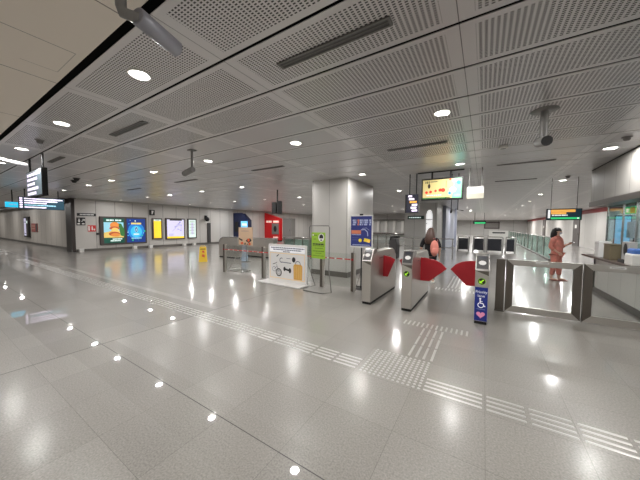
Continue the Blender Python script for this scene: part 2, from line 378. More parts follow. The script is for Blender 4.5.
struct('trim_8', MB().box(BX - 0.2, BX + 0.65, -4, 9.25, 0.86, 0.9, 'counter'), 'dark brown counter ledge of the booth', 'counter')
# booth contents, standing on the counter
t = thing('storage_crate', 'olive brown crate standing on the booth counter ledge', 'crate', (2.29, 7.88, 0.9))
MB().box(-0.08, 0.09, -0.16, 0.16, 0, 0.3, 'olive').build('body', t, 0.01)
MB().box(-0.085, 0.095, -0.17, 0.17, 0.3, 0.33, 'olive').build('lid', t, 0.008)
tag(MB().box(-0.1, 0.1, -0.12, 0.12, 0, 0.36, 'paper').build('paper_stack', bevel=0.01), 'white paper stack at the far end of the booth counter', 'paper stack').location = (2.3, 8.42, 0.9)
t = thing('intercom_unit', 'white intercom with black oval face on the booth counter', 'intercom', (2.3, 7.3, 0.9), LX)
MB().box(-0.16, 0.16, 0, 0.1, 0, 0.4, 'cam_white').build('housing', t, 0.01)
MB().disc((0, -0.003, 0.25), 0.085, 'black', '-y', rz=0.12).build('face', t)
MB().box(-0.12, 0.12, -0.06, 0, 0, 0.06, 'charcoal').build('foot', t)
t = thing('computer_monitor', 'tall monitor with pale blue screen inside the booth', 'monitor', (2.69, 8.75, 0.9), 0)
MB().box(-0.13, 0.13, 0, 0.04, 0.15, 0.95, 'black').build('bezel', t); MB().rect(-0.12, 0.12, 0.17, 0.93, -0.002, 'screen_blue').build('screen', t); MB().box(-0.05, 0.05, 0.0, 0.05, 0, 0.2, 'black').build('stand', t)
MB().box(-0.1, 0.1, -0.08, 0.1, 0, 0.02, 'black').build('base', t)
tag(MB().box(3.05, 3.7, 4.5, 8.95, 0.0, 0.87, 'grey_cab').build('work_desk'), 'grey work desk inside the service booth', 'desk')
t = thing('document_holder', 'white sheet holder on a stand inside the booth', 'document holder', (2.75, 8.45, 0.9), LX + .5)
MB().box(-0.12, 0.12, 0, 0.02, 0.45, 0.8, 'paper').build('sheet', t); MB().tube([(0, 0.03, 0), (0, 0.03, 0.5)], 0.012, 'black').build('stand', t)
t = thing('tote_bag', 'blue and white bag on the booth counter beside the intercom', 'bag', (2.3, 6.75, 0.9))
MB().box(-0.14, 0.12, -0.15, 0.15, 0, 0.22, 'white').build('body', t, 0.03); MB().box(-0.12, 0.1, -0.13, 0.13, 0.1, 0.3, 'sky_blue').build('lining', t, 0.03)
t = thing('exit_sign', 'small green and yellow sign hanging inside the booth', 'sign', (2.75, 8.65, 2.18), LX)
MB().box(-0.25, 0.25, 0, 0.03, -0.3, -0.14, 'green_lit').build('panel', t); MB().rect(0.02, 0.24, -0.29, -0.15, -0.002, 'poster_yellow').rect(-0.17, -0.06, -0.26, -0.18, -0.002, 'white_lit').build('face', t)
for q in (-0.2, 0.2): MB().tube([(q, 0.015, -0.14), (q, 0.015, 0.02)], 0.008, 'charcoal').build('rod', t)

# ------------------------------------------------------------------ downlights
ORD = ['first', 'second', 'third', 'fourth', 'fifth', 'sixth', 'seventh', 'eighth', 'ninth', 'tenth', 'eleventh', 'twelfth']
proto = None
def downlight(x, y, label, power=20.0):
    global proto
    if proto is None:
        proto = thing('downlight', label, 'ceiling light', (x, y, CZ), 0, 'round ceiling downlights')
        MB().lathe([(0.078, 0.0), (0.078, -0.008), (0.1, -0.012), (0.104, 0.0)], 'white', n=28).build('rim', proto)
        MB().disc((0, 0, -0.003), 0.078, 'lamp_lens', '-z', 28).build('lens', proto)
        o = proto
    else:
        o = copy_tree(proto); o.location = (x, y, CZ); o['label'] = label
    lamp(x, y, power)
    return o
def lamp(x, y, power, z=CZ - 0.006):
    if not hasattr(lamp, 'd'): lamp.d = {}
    if power not in lamp.d:
        L = bpy.data.lights.new('downlight_bulb', 'AREA'); L.shape = 'DISK'; L.size = 0.14; L.energy = power; L.color = (1.0, 0.982, 0.962); L.spread = math.radians(180)
        lamp.d[power] = L
    q = bpy.data.objects.new('downlight_bulb', lamp.d[power]); COL.objects.link(q); q.location = (x, y, z)
rows = [
    (1.27, [-9.75, -7.6, -5.2, -2.87]),
    (3.69, [-15.2, -12.4, -10.42, -7.69, -5.3, -2.83, -0.5]),
    (6.82, [-18.0, -14.94, -12.76, -10.27, -7.76, -2.91, -0.51, 1.88]),
    (10.65, [-17.4, -15.1, -12.75, -10.3, -7.93, -2.93, 1.97]),
    (14.6, [-17.9, -15.4, -12.95, -10.48, 2.02]),
    (18.2, [-17.0, -14.05, -12.0, -5.48, -3.57, 2.05]),
    (21.6, [-17.0, -13.1, -5.6, -1.1, 2.1, 4.68]),
    (26.0, [-16.5, -12.5, -7.5, -1.0, 2.1, 5.0]),
    (31.5, [-1.0, 2.1, 5.0]),
    (38.0, [-8.0, -4.0, -1.0, 2.1, 5.0]),
    (46.0, [-8.0, -4.0, -1.0, 2.1, 5.0]),
    (55.0, [-8.0, -4.0, -1.0, 2.1, 5.0]),
]
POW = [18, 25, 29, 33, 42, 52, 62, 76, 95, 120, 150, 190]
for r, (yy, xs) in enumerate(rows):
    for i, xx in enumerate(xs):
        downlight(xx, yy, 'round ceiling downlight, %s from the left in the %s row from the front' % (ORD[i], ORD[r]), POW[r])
# the same lamps beyond the picture's edges
for xx, yy in [(-0.45, 1.27), (1.9, 1.27), (1.9, 3.69), (-5.3, 6.82), (-5.3, 10.65)]:
    lamp(xx, yy, 22.0 if yy < 3 else 32.0 if yy < 8 else 42.0)
for yy in (-1.3, -3.9, -6.5):
    for xx in (-17.5, -12.6, -10, -7.6, -5.2, -2.87, -0.45, 1.9): lamp(xx, yy, 13.0)
for xx in (-24, -29, -35, -41):
    for yy in (1.3, 3.7, -2): lamp(xx, yy, 30.0)
for yy in (8.0, 5.6, 3.2): lamp(4.0, yy, 24.0, 2.195)
# ------------------------------------------------------------------ ceiling fittings
for (x0, x1, yy, lab) in [(-5.17, -4.09, 1.865, 'beside the second near downlight'), (-8.68, -7.73, 1.88, 'behind the near lettered hanging sign'),
                          (-1.62, -0.6, 1.875, 'at the top of the photo'), (-5.22, -4.15, 4.94, 'left of the pillar top'), (-8.94, -7.71, 4.97, 'beside the pole mounted camera'),
                          (-12.65, -11.5, 5.04, 'above the yellow poster'), (-1.6, -0.57, 4.95, 'in front of the television'), (0.2, 1.24, 7.39, 'right of the television'),
                          (0.24, 1.27, 9.95, 'above the hanging orange and green sign')]:
    t = thing('air_diffuser', 'long dark slot air diffuser ' + lab, 'air diffuser', ((x0 + x1) / 2, yy, CZ), 0, 'slot air diffusers')
    h = (x1 - x0) / 2
    MB().box(-h, h, -0.045, -0.03, -0.012, 0, 'slot_rim').box(-h, h, 0.03, 0.045, -0.012, 0, 'slot_rim').box(-h, -h + 0.02, -0.035, 0.035, -0.012, 0, 'slot_rim').box(h - 0.02, h, -0.035, 0.035, -0.012, 0, 'slot_rim').build('frame', t)
    MB().box(-h + 0.02, h - 0.02, -0.03, 0.03, -0.006, 0, 'slot_dark').box(-h + 0.02, h - 0.02, -0.004, 0.004, -0.01, -0.006, 'slot_rim').build('slot', t)
for (xx, yy, lab) in [(-6.55, 1.31, 'between the two leftmost near downlights'), (1.87, 6.15, 'above the booth bulkhead'), (1.93, 9.89, 'above the booth far corner')]:
    t = thing('smoke_detector', 'small round smoke detector on the ceiling ' + lab, 'smoke detector', (xx, yy, CZ), 0, 'smoke detectors')
    MB().lathe([(0.0, -0.012), (0.06, -0.012), (0.065, 0)], 'pole_grey').build('base', t)
    MB().lathe([(0.0, -0.06), (0.03, -0.058), (0.042, -0.04), (0.045, -0.012)], 'pole_grey').build('sensor', t)
t = thing('wall_speaker', 'small white square speaker on the ceiling left of the tube camera', 'speaker', (0.24, 5.72, CZ))
MB().box(-0.07, 0.07, -0.07, 0.07, -0.05, 0, 'white').build('housing', t, 0.01); MB().disc((0, 0, -0.0505), 0.045, 'pole_grey', '-z').build('grille', t)
# big surveillance camera at the top left
def P(x, y, z): return Vector((x, y, z))
t = thing('security_camera', 'large grey bullet security camera hanging at the top left corner', 'camera', (-1.86, 0.735, CZ))
MB().lathe([(0.0, -0.02), (0.05, -0.02), (0.05, 0)], 'pole_grey').build('ceiling_plate', t)
MB().tube([(0, 0, 0), (0, 0, -0.165), (0.005, 0.006, -0.195), (0.03, 0.04, -0.203), (0.056, 0.075, -0.203)], [0.027, 0.029, 0.031, 0.03, 0.028], 'pole_grey', 14).build('arm', t)
MB().tube([P(.056, .06, -.2), P(.054, .066, -.2), P(-.034, .345, -.2), P(-.035, .35, -.2)], [0.044, 0.053, 0.053, 0.05], 'cam_grey', 24).build('body', t)
MB().tube([P(-.035, .345, -.2), P(-.0375, .354, -.2)], 0.04, 'black', 16).build('lens', t)
MB().tube([(0, 0, -.075), (0, 0, -.1)], 0.034, 'charcoal', 14).build('collar', t)
# white bullet camera at the left edge
t = thing('security_camera', 'white bullet security camera at the left edge pointing along the ceiling', 'camera', (-7.58, 0.83, CZ))
MB().tube([(0, 0, 0.003), (0, 0, -0.2), (-0.02, 0.03, -0.245)], 0.03, 'cam_white', 12).build('arm', t)
MB().tube([P(0.0, 0.0, -.25), P(-.37, .54, -.25)], [0.042, 0.042], 'cam_white', 18).build('body', t)
MB().tube([P(-.37, .54, -.25), P(-.374, .546, -.2505)], 0.032, 'black', 16).build('lens', t)
# tube camera on the right
t = thing('security_camera', 'dark lensed security camera on a vertical tube, right of the television', 'camera', (0.585, 4.26, CZ))
MB().lathe([(0.0, -0.012), (0.14, -0.008), (0.14, 0)], 'pole_grey').build('ceiling_plate', t)
MB().tube([(0, 0, -0.01), (0, 0, -0.34)], 0.042, 'pole_grey', 18).build('pole', t)
MB().tube([(-0.03, 0.1, -0.36), (0.02, -0.1, -0.40)], 0.06, 'pole_grey', 20).build('body', t)
MB().tube([(0.019, -0.098, -0.3996), (0.0215, -0.108, -0.4016)], 0.058, 'black', 20).build('lens', t)
# camera on a pole, left centre
t = thing('security_camera', 'grey box security camera on a short ceiling pole above the wet floor sign', 'camera', (-4.83, 3.02, CZ))
MB().box(-0.06, 0.06, -0.06, 0.06, -0.015, 0, 'pole_grey').build('ceiling_plate', t)
MB().tube([(0, 0, -0.01), (0, 0, -0.38)], 0.022, 'pole_grey', 12).build('pole', t)
MB().tube([(0.03, 0, -0.37), (-0.02, 0, -0.375), (-0.3, 0.02, -0.42)], [0.05, 0.055, 0.055], 'pole_grey', 14).build('body', t)
MB().tube([(-0.3, 0.02, -0.42), (-0.305, 0.02, -0.421)], 0.045, 'black', 14).build('lens', t)
# small dark spot units
for i, (px, py) in enumerate([(-11.5, 3.05), (-10.9, 2.95)]):
    t = thing('dome_camera', 'small dark dome camera on the ceiling above the map posters, %s one' % ('left' if i == 0 else 'right'), 'camera', (px, py, CZ))
    MB().lathe([(0.0, -0.02), (0.09, -0.02), (0.09, 0)], 'charcoal').build('base', t); MB().ball((0, 0, -0.03), 0.07, 0.07, 0.06, 'black').build('dome', t)

# ------------------------------------------------------------------ hanging signs
def rods(t, xs, y, z0, k='charcoal', r=0.012):
    for q in xs: MB().tube([(q, y, z0), (q, y, CZ - t.location.z)], r, k, 8).build('rod', t)
# near lettered sign, facing -Y
t = thing('hanging_sign', 'near black hanging sign with white lettering at upper left', 'sign', (-8.2, 1.52, 2.14))
MB().box(-0.62, 0.62, 0.0, 0.085, 0, 0.56, 'back_dark').build('housing', t)
mb = MB().rect(-0.6, 0.6, 0.02, 0.54, -0.003, 'sign_grey')
for i in range(5): mb.scribble(-0.5, [.5, .3, .1, .35, .2][i], 0.47 - i * 0.1, 0.055, -0.006, 'text_lit', 0.2)
mb.build('face', t); rods(t, (-0.5, 0.5), 0.045, 0.56, 'black', 0.02)
# far lettered sign, facing +X
t = thing('hanging_sign', 'wide dark teal hanging sign with five rows of white lettering at far left', 'sign', (-16.0, 3.2, 2.17), RX)
MB().box(-0.68, 0.68, 0, 0.12, 0, 0.5, 'black').build('housing', t)
mb = MB().rect(-0.67, 0.67, 0.01, 0.49, -0.003, 'teal_sign')
for i in range(5):
    zz = 0.43 - i * 0.088
    mb.rect(-0.66, -0.58, zz - 0.03, zz + 0.03, -0.006, 'text_lit').scribble(-0.53, [0.62, 0.45, 0.12, 0.4, 0.1][i], zz, 0.045, -0.006, 'text_lit' if i != 3 else 'ad_sky', 0.15)
mb.build('face', t); rods(t, (-0.5, 0.5), 0.06, 0.5, 'black', 0.02)
t = thing('hanging_sign', 'small bright cyan hanging sign at the far left', 'sign', (-17.0, 2.5, 2.26), RX)
MB().box(-0.2, 0.2, 0, 0.08, 0, 0.22, 'sign_cyan').build('housing', t); MB().scribble(-0.1, 0.12, 0.11, 0.06, -0.003, 'ad_sky').build('face', t); rods(t, (0,), 0.04, 0.22, 'black', 0.02)
# television on a ceiling rail
t = thing('ceiling_television', 'ceiling hung television showing a tan and green picture', 'television', (-0.96, 7.4, 2.26))
rot = 0.05
MB().box(-0.49, 0.49, 0.0, 0.07, -0.01, 0.56, 'black').build('housing', t, 0.006)
mb = MB().rect(-0.455, 0.455, 0.03, 0.52, -0.003, 'tv_tan').rect(0.12, 0.455, 0.03, 0.52, -0.0045, 'tv_green')
mb.poly([(0.12, 0.03), (0.24, 0.03), (0.3, 0.52), (0.12, 0.52)], -0.006, 'tv_tan').rect(-0.455, 0.2, 0.03, 0.06, -0.006, 'ad_leaf')
mb.rect(0.16, 0.22, 0.12, 0.2, -0.007, 'tv_blue').disc((0.39, -0.0075, 0.41), 0.045, 'tv_blue', '-y').disc((0.3, -0.0075, 0.46), 0.06, 'ad_sky', '-y', rz=0.04).disc((0.26, -0.0075, 0.24), 0.08, 'pale_lit', '-y', rz=0.07)
mb.rect(0.1, 0.112, 0.3, 0.48, -0.007, 'rust').disc((0.2, -0.0075, 0.5), 0.03, 'tv_red', '-y', rz=0.02).disc((0.36, -0.007, 0.1), 0.08, 'ad_sky', '-y', rz=0.03)
for q, zz, r in [(-0.36, 0.2, 0.035), (-0.26, 0.21, 0.035), (-0.14, 0.23, 0.03), (-0.03, 0.245, 0.04), (0.04, 0.24, 0.05)]: mb.disc((q, -0.008, zz), r, 'tv_red', '-y')
mb.disc((-0.3, -0.008, 0.36), 0.03, 'tv_dark', '-y', rz=0.06)
for q in (-0.39, -0.35, -0.31): mb.rect(q, q + 0.018, 0.43, 0.49, -0.008, 'tv_dark')
mb.rect(-0.27, -0.1, 0.46, 0.475, -0.008, 'tv_dark').scribble(-0.36, 0.0, 0.12, 0.025, -0.008, 'pale_lit').build('screen', t)
for q in (-0.24, 0.2):
    MB().box(q - 0.02, q + 0.02, 0.03, 0.06, 0.5, 0.72, 'black').build('bracket', t)
MB().box(-0.6, 0.5, 0.03, 0.06, 0.715, 0.74, 'charcoal').build('rail', t)
t = thing('hanging_sign', 'blank cream hanging sign box right of the television', 'sign', (-0.21, 7.42, 2.25))
MB().box(-0.18, 0.18, 0, 0.09, 0, 0.29, 'beige_board').build('housing', t, 0.005); MB().rect(-0.175, 0.175, 0.13, 0.29, -0.003, 'paper').build('face', t)
rods(t, (-0.13, 0.13), 0.045, 0.29, 'pole_grey', 0.012)
# tilted departures sign with white and orange lettering
t = thing('hanging_sign', 'black hanging sign with white and orange lettering left of the television', 'sign', (-1.68, 7.45, 1.94), 0.0)
MB().box(-0.17, 0.14, 0.0, 0.12, 0, 0.5, 'sign_navy').build('housing', t); MB().box(-0.2, -0.17, -0.01, 0.13, 0, 0.5, 'black').build('side_panel', t)
mb = MB()
for i, (a, b, k) in enumerate([(-0.12, -0.02, 'text_lit'), (-0.1, 0.04, 'text_lit'), (-0.08, 0.11, 'orange_lit'), (-0.02, 0.12, 'text_lit'), (-0.05, 0.1, 'text_lit'), (-0.02, 0.12, 'text_lit')]):
    mb.scribble(a, b, 0.45 - i * 0.078, 0.05, -0.004, k, 0.1)
mb.build('face', t); rods(t, (-0.1, 0.08), 0.06, 0.5, 'black', 0.015)
# orange / teal / green sign on the right
t = thing('hanging_sign', 'hanging sign with orange, teal and green bands near the lady in pink', 'sign', (1.93, 10.1, 1.78))
MB().box(-0.38, 0.38, 0, 0.12, 0, 0.33, 'black').build('housing', t)
mb = MB().rect(-0.36, 0.36, 0.02, 0.31, -0.003, 'teal_sign').rect(-0.28, 0.24, 0.23, 0.3, -0.005, 'orange_lit').rect(-0.28, 0.05, 0.17, 0.225, -0.005, 'orange_lit').rect(-0.35, -0.3, 0.06, 0.3, -0.005, 'white_lit')
mb.scribble(-0.26, 0.08, 0.14, 0.03, -0.006, 'white_lit').rect(-0.28, 0.34, 0.03, 0.08, -0.005, 'green_lit').disc((0.3, -0.006, 0.055), 0.02, 'white_lit', '-y'); mb.build('face', t)
rods(t, (-0.28, 0.28), 0.06, 0.33, 'pole_grey', 0.01)
# green signs
t = thing('wall_sign', 'narrow dark green sign on the white wall block', 'sign', (-3.62, 16.98, 2.03))
MB().box(-0.49, 0.49, -0.03, 0, 0, 0.21, 'green_dark').build('panel', t); MB().scribble(-0.4, 0.3, 0.105, 0.06, -0.033, 'pale_lit').build('lettering', t)
t = thing('hanging_sign', 'small green lit sign hanging far away down the hall', 'sign', (-0.4, 30, 1.9))
MB().box(-0.55, 0.55, 0, 0.1, 0, 0.32, 'black').build('housing', t); MB().rect(-0.4, 0.5, 0.02, 0.16, -0.003, 'green_lit').rect(-0.5, 0.5, 0.16, 0.3, -0.003, 'green_dark').build('face', t); rods(t, (-0.4, 0.4), 0.05, 0.32, 'black', 0.02)
# ceiling hook rods
t = thing('hanging_rod', 'thin dark rod with a ball end hanging below the television', 'rod', (-0.78, 8.0, 1.98)); MB().tube([(0, 0, 0), (0, 0, 1.02)], 0.012, 'charcoal', 8).build('rod', t); MB().ball((0, 0, 0.0), 0.03, 0.03, 0.05, 'black').build('tip', t)
t = thing('hanging_bracket', 'thin dark angled bracket hanging below the cream sign', 'bracket', (-0.62, 8.0, 2.0)); MB().tube([(0.14, 0, 0), (0.0, 0, 0.02), (0, 0, 1.0)], 0.012, 'charcoal', 8).build('rod', t)
# black back-to-back display left of the pillar
t = thing('hanging_display', 'black ceiling hung display seen edge on, left of the pillar', 'display', (-7.1, 8.0, 2.05), 0.3)
MB().box(-0.2, -0.02, 0, 0.1, 0, 0.45, 'black').build('housing', t); MB().box(0.04, 0.2, 0.02, 0.12, -0.02, 0.5, 'black').build('back_panel', t); MB().tube([(0.02, 0.06, 0.0), (0.02, 0.06, 0.95)], 0.03, 'charcoal', 10).build('rod', t)

# ------------------------------------------------------------------ posters on the left wall (facing +X)
def lightbox(name, label, y0, y1, z0, z1, draw, rim=0.09, group=None):
    t = thing(name, label, 'poster', (WLX, (y0 + y1) / 2, z0), RX, group)
    w = (y1 - y0) / 2; h = z1 - z0
    MB().box(-w, w, -0.1, 0, 0, h, 'frame_dark').build('frame', t, 0.01)
    mb = MB(); draw(mb, w - rim, rim, h - rim); mb.build('print', t)
    return t
Yf = -0.103
def ad_food(mb, w, a, b):
    h = b - a; c = a + h * 0.52
    mb.rect(-w, w, a, b, Yf, 'ad_green').rect(-w, w * 0.92, a + h * 0.22, b - h * 0.16, Yf - .003, 'ad_sky')
    mb.poly([(-w, a + h * .22), (w * .92, a + h * .22), (w * .92, c - .05), (0, c), (-w, a + h * .42)], Yf - .005, 'ad_cheese')
    mb.poly([(w * .35, b - h * .2), (w * .7, b - h * .22), (w, c), (w, a + h * .25), (w * .6, a + h * .3), (w * .5, c)], Yf - .006, 'ad_leaf')
    mb.disc((w * .02, Yf - .008, c + h * .2), w * .44, 'ad_bun', '-y', rz=h * .13).disc((w * .02, Yf - .009, c + h * .08), w * .5, 'ad_meat', '-y', rz=h * .07)
    mb.disc((w * .05, Yf - .01, c), w * .36, 'ad_cheese', '-y', rz=h * .1).disc((w * .0, Yf - .011, c - h * .15), w * .55, 'ad_meat', '-y', rz=h * .09).disc((w * .1, Yf - .012, c - h * .19), w * .45, 'ad_bun', '-y', rz=h * .07)
    mb.scribble(-w * .75, -w * .05, b - h * .08, h * .06, Yf - .006, 'pale_lit', .2).scribble(w * .1, w * .7, b - h * .08, h * .06, Yf - .006, 'pale_lit', .2)
    mb.scribble(-w * .2, w * .75, a + h * .16, h * .045, Yf - .006, 'pale_lit', .2).scribble(-w * .4, w * .6, a + h * .09, h * .045, Yf - .006, 'pale_lit', .2)
def ad_blue(mb, w, a, b):
    h = b - a; c = a + h * .48; rnd = random.Random(3)
    mb.rect(-w, w, a, b, Yf, 'ad_blue').disc((0, Yf - .002, c), w * .9, 'ad_azure', '-y', rz=h * .36).disc((0, Yf - .004, c - h * .03), w * .62, 'ad_cyan', '-y', rz=h * .25)
    mb.disc((0, Yf - .006, c + h * .06), w * .2, 'ad_sky', '-y', rz=h * .13).disc((0, Yf - .007, c + h * .06), w * .13, 'ad_blue', '-y', rz=h * .1).disc((0, Yf - .008, c + h * .05), w * .08, 'ad_sky', '-y', rz=h * .06)
    mb.scribble(-w * .55, w * .55, b - h * .2, h * .07, Yf - .006, 'ad_gold', .2).scribble(-w * .3, w * .3, c - h * .14, h * .06, Yf - .006, 'pale_lit', .15).scribble(-w * .55, w * .55, a + h * .17, h * .05, Yf - .006, 'ad_sky', .2)
    for i in range(26):
        q, zz = rnd.uniform(-.95, .95) * w, a + rnd.uniform(.03, .97) * h
        if abs(q) < w * .6 and a + h * .12 < zz < b - h * .1: continue
        mb.disc((q, Yf - .009, zz), rnd.uniform(.02, .05), rnd.choice(['pale_lit', 'ad_cyan', 'ad_azure', 'green_lit']), '-y', 6)
# double light box: one housing, two prints
t = thing('advertisement_lightbox', 'wide dark framed lightbox with a food advert and a blue advert', 'poster', (WLX, 7.46, 0.32), RX)
MB().box(-1.27, 1.27, -0.1, 0, 0, 1.72, 'frame_dark').build('frame', t, 0.01)
mb = MB(); ad_food(mb, 0.53, 0.1, 1.62); o = mb.build('print', t); o.location = (-0.56, 0, 0); o['label'] = 'green food advert print'
mb = MB(); ad_blue(mb, 0.53, 0.1, 1.62); o = mb.build('print', t); o.location = (0.64, 0, 0); o['label'] = 'blue advert print'
lightbox('poster_lightbox', 'dark framed lightbox with a plain bright yellow notice', 9.09, 9.75, 0.55, 2.02, lambda mb, w, a, b: mb.rect(-w, w, a, b, Yf, 'yellow_lit').rect(-w, w, b - .1, b, Yf - .003, 'pale_lit').scribble(-w * .5, w * .5, b - .05, .03, Yf - .005, 'ink'))
def mapdraw(mb, w, a, b):
    mb.rect(-w, w, a, b, Yf, 'map_lit').rect(-w * .7, w * .75, b - .08, b, Yf - .003, 'ink').rect(-w, w, a, a + .13, Yf - .003, 'yellow_lit')
    r = random.Random(5); q = Vector((-w * .4, a + .5))
    for i in range(7):
        n = Vector((r.uniform(-.1, .7) * w, a + r.uniform(.35, .9) * (b - a) )); mb.line([q, n], .02, Yf - .004 - i * .0005, 'map_ink'); mb.ring(n.x, n.y, .05, .02, Yf - .008 - i * .0003, 'map_ink'); q = n
    mb.scribble(-w * .8, -w * .2, a + .3, .04, Yf - .004, 'map_ink').scribble(-w * .8, -w * .3, a + .22, .03, Yf - .004, 'map_ink')
lightbox('poster_lightbox', 'dark framed lightbox with a pale lilac network map', 9.98, 11.4, 0.5, 2.05, mapdraw)
def listdraw(mb, w, a, b):
    mb.rect(-w, w, a, b, Yf, 'pale_lit').rect(-w * .3, w * .3, a + .2, b - .2, Yf - .003, 'map_lit')
    for i in range(9): mb.scribble(-w * .8, w * .7, b - .12 - i * .12, .03, Yf - .005, 'grey_cab')
lightbox('poster_lightbox', 'narrow framed lightbox with a pale green list, rightmost on the wall', 11.62, 12.36, 0.52, 2.06, listdraw)
# small wall signs
t = thing('wall_sign', 'long thin black toilet direction sign above the square sign', 'sign', (WLX, 5.62, 2.03), RX)
MB().box(-0.42, 0.42, -0.03, 0, 0, 0.16, 'black').build('panel', t); MB().scribble(-0.3, 0.32, 0.08, 0.06, -0.033, 'paper', .25).build('lettering', t)
t = thing('wall_sign', 'square black pictogram sign left of the red sign', 'sign', (WLX, 5.36, 1.5), RX)
MB().box(-0.19, 0.19, -0.03, 0, 0, 0.44, 'black').build('panel', t)
MB().disc((-.08, -.033, .34), .03, 'paper', '-y', 10).poly([(-.12, .3), (-.04, .3), (-.05, .18), (-.11, .18)], -.033, 'paper').line([(.02, .2), (.16, .34)], .03, -.033, 'paper').line([(.16, .24), (.16, .34), (.06, .34)], .03, -.034, 'paper').rect(-.16, -.05, .05, .12, -.033, 'paper').rect(.04, .15, .05, .12, -.033, 'paper').build('pictogram', t)
t = thing('fire_sign', 'small red and white fire extinguisher sign on the left wall', 'sign', (WLX, 5.84, 1.14), RX)
MB().box(-0.18, 0.18, -0.03, 0, 0, 0.36, 'fire_red').build('panel', t); MB().rect(-.17, -.1, .05, .31, -.033, 'paper').rect(-.02, .04, .06, .24, -.033, 'paper').rect(.07, .14, .06, .16, -.033, 'paper').disc((.01, -.033, .28), .03, 'paper', '-y', 10).build('pictogram', t)
t = thing('wall_box', 'small black box with white mark above the yellow notice', 'box', (WLX, 9.1, 2.22), RX)
MB().box(-0.14, 0.14, -0.16, 0, 0, 0.36, 'black').build('housing', t, .01); MB().poly([(-.07, .06), (-.02, .06), (.05, .24), (.05, .3), (-.07, .3)], -.163, 'paper').build('mark', t)
t = thing('dome_camera', 'black dome camera at the top of the left wall, right of the posters', 'camera', (WLX - .004, 13.2, 2.05), RX)
MB().box(-0.08, 0.08, -0.12, 0, -.05, .3, 'black').build('bracket', t); MB().ball((0, -.25, 0), .18, .18, .18, 'black').build('dome', t)
tag(MB().box(WLX, WLX + .12, 13.35, 13.6, .13, 1.75, 'charcoal').build('service_riser'), 'dark vertical service strip on the wall right of the posters', 'strip')
t = thing('push_button', 'tiny black button on the wall left of the food advert', 'button', (WLX - .004, 6.1, 1.0), RX); MB().box(-.06, .06, -.06, 0, -.06, .06, 'black').build('housing', t); MB().disc((0, -.062, 0), .03, 'charcoal', '-y', 12).build('cap', t)
# posters on the far-left wall (facing -Y)
t = thing('poster_lightbox', 'tall black framed lit poster on the far left wall', 'poster', (-30.9, 5.3, 0.5))
MB().box(-.75, .75, -.12, 0, 0, 1.62, 'black').build('frame', t); MB().rect(-.62, .05, .12, 1.5, -.123, 'map_lit').rect(.05, .62, .12, 1.5, -.123, 'pilaster_dark').rect(.2, .5, 1.1, 1.3, -.126, 'pale_lit').scribble(-.5, 0, 1.2, .06, -.126, 'ink').scribble(-.5, 0, .3, .06, -.126, 'ink').build('print', t)
t = thing('wall_poster', 'small brown and black poster right of the tall lit poster', 'poster', (-28.9, 5.3, 0.95))
MB().box(-.85, .85, -.04, 0, 0, .65, 'bag_trim').build('panel', t); MB().rect(.4, .8, .04, .61, -.043, 'charcoal').scribble(-.7, .2, .45, .06, -.043, 'tan').scribble(-.7, .1, .25, .06, -.043, 'tan').build('print', t)
# small white blocks standing in for patches of light at the wall foot
for i, yy in enumerate((5.25, 7.9, 8.85, 11.2, 12.0)):
    t = thing('light_patch_block', 'white block imitating a light patch at the left wall foot, %s from the left' % ORD[i], 'box', (WLX + .3, yy, 0), RX, 'imitated light patches at the wall foot')
    MB().box(-.1, .1, -.1, .1, 0, .15, 'white').build('body', t, .01); MB().box(-.11, .11, -.11, .11, .15, .17, 'paper').build('lid', t, .005)

# ------------------------------------------------------------------ machines on the left wall
t = thing('cash_machine', 'dark blue cash machine kiosk with cyan light and sloping hood', 'cash machine', (WLX + .03, 16.0, 0))
MB().prism([(0, 0.1), (1.95, 0.1), (1.95, 2.05), (1.15, 2.68), (0, 2.68)], 0.0, 0.08, 'navy').build('side_panel', t)
MB().prism([(0, 0.1), (1.92, 0.1), (1.92, 2.03), (1.15, 2.63), (0, 2.63)], 0.08, 0.4, 'navy').build('body', t)
MB().rect(1.0, 1.85, .9, 1.95, -.004, 'cyan_lit').rect(1.15, 1.75, 1.55, 1.75, -.008, 'label_white').rect(1.1, 1.75, .95, 1.25, -.008, 'navy').build('lit_panel', t)
MB().box(0.03, 1.94, -0.01, 0.4, 0, 0.1, 'rubber').build('plinth', t)
MB().box(.3, .7, -.1, 0, 1.0, 1.9, 'black').build('screen_hood', t)
t = thing('cash_machine', 'bright red cash machine kiosk with sloping lit roof', 'cash machine', (WLX + .03, 20.0, 0))
MB().prism([(0, 0.1), (2.05, 0.1), (2.05, 2.3), (0, 2.9)], 0, 0.4, 'kiosk_red').build('body', t)
MB().poly([(.3, 2.1), (2.05, 2.1), (2.05, 2.26), (.3, 2.76)], -.004, 'kiosk_red').scribble(.25, 1.0, 1.98, .2, -.008, 'kiosk_white', .15).scribble(1.2, 1.95, 1.98, .2, -.008, 'kiosk_white', .15).build('header', t)
MB().box(1.05, 1.95, -.06, 0, .7, 1.8, 'grey_cab').build('console', t); MB().disc((1.5, -.065, 1.25), .2, 'black', '-y', rz=.3).build('screen', t)
MB().rect(1.1, 1.95, .2, .6, -.004, 'fire_red').scribble(1.2, 1.85, .4, .12, -.007, 'kiosk_white').build('lower_panel', t)
MB().box(0.03, 2.04, -.01, .4, 0, .1, 'rubber').build('plinth', t)
t = thing('steel_locker', 'tall grey steel cabinet beside the red cash machine', 'cabinet', (WLX + 2.25, 20.3, 0))
MB().box(0, 1.1, 0, .6, 0, 2.3, 'grey_cab').build('body', t); MB().rect(.1, 1.0, .1, 2.2, -.004, 'pole_grey').build('door', t); MB().box(.8, .86, -.06, 0, 1.0, 1.2, 'chrome').build('handle', t)

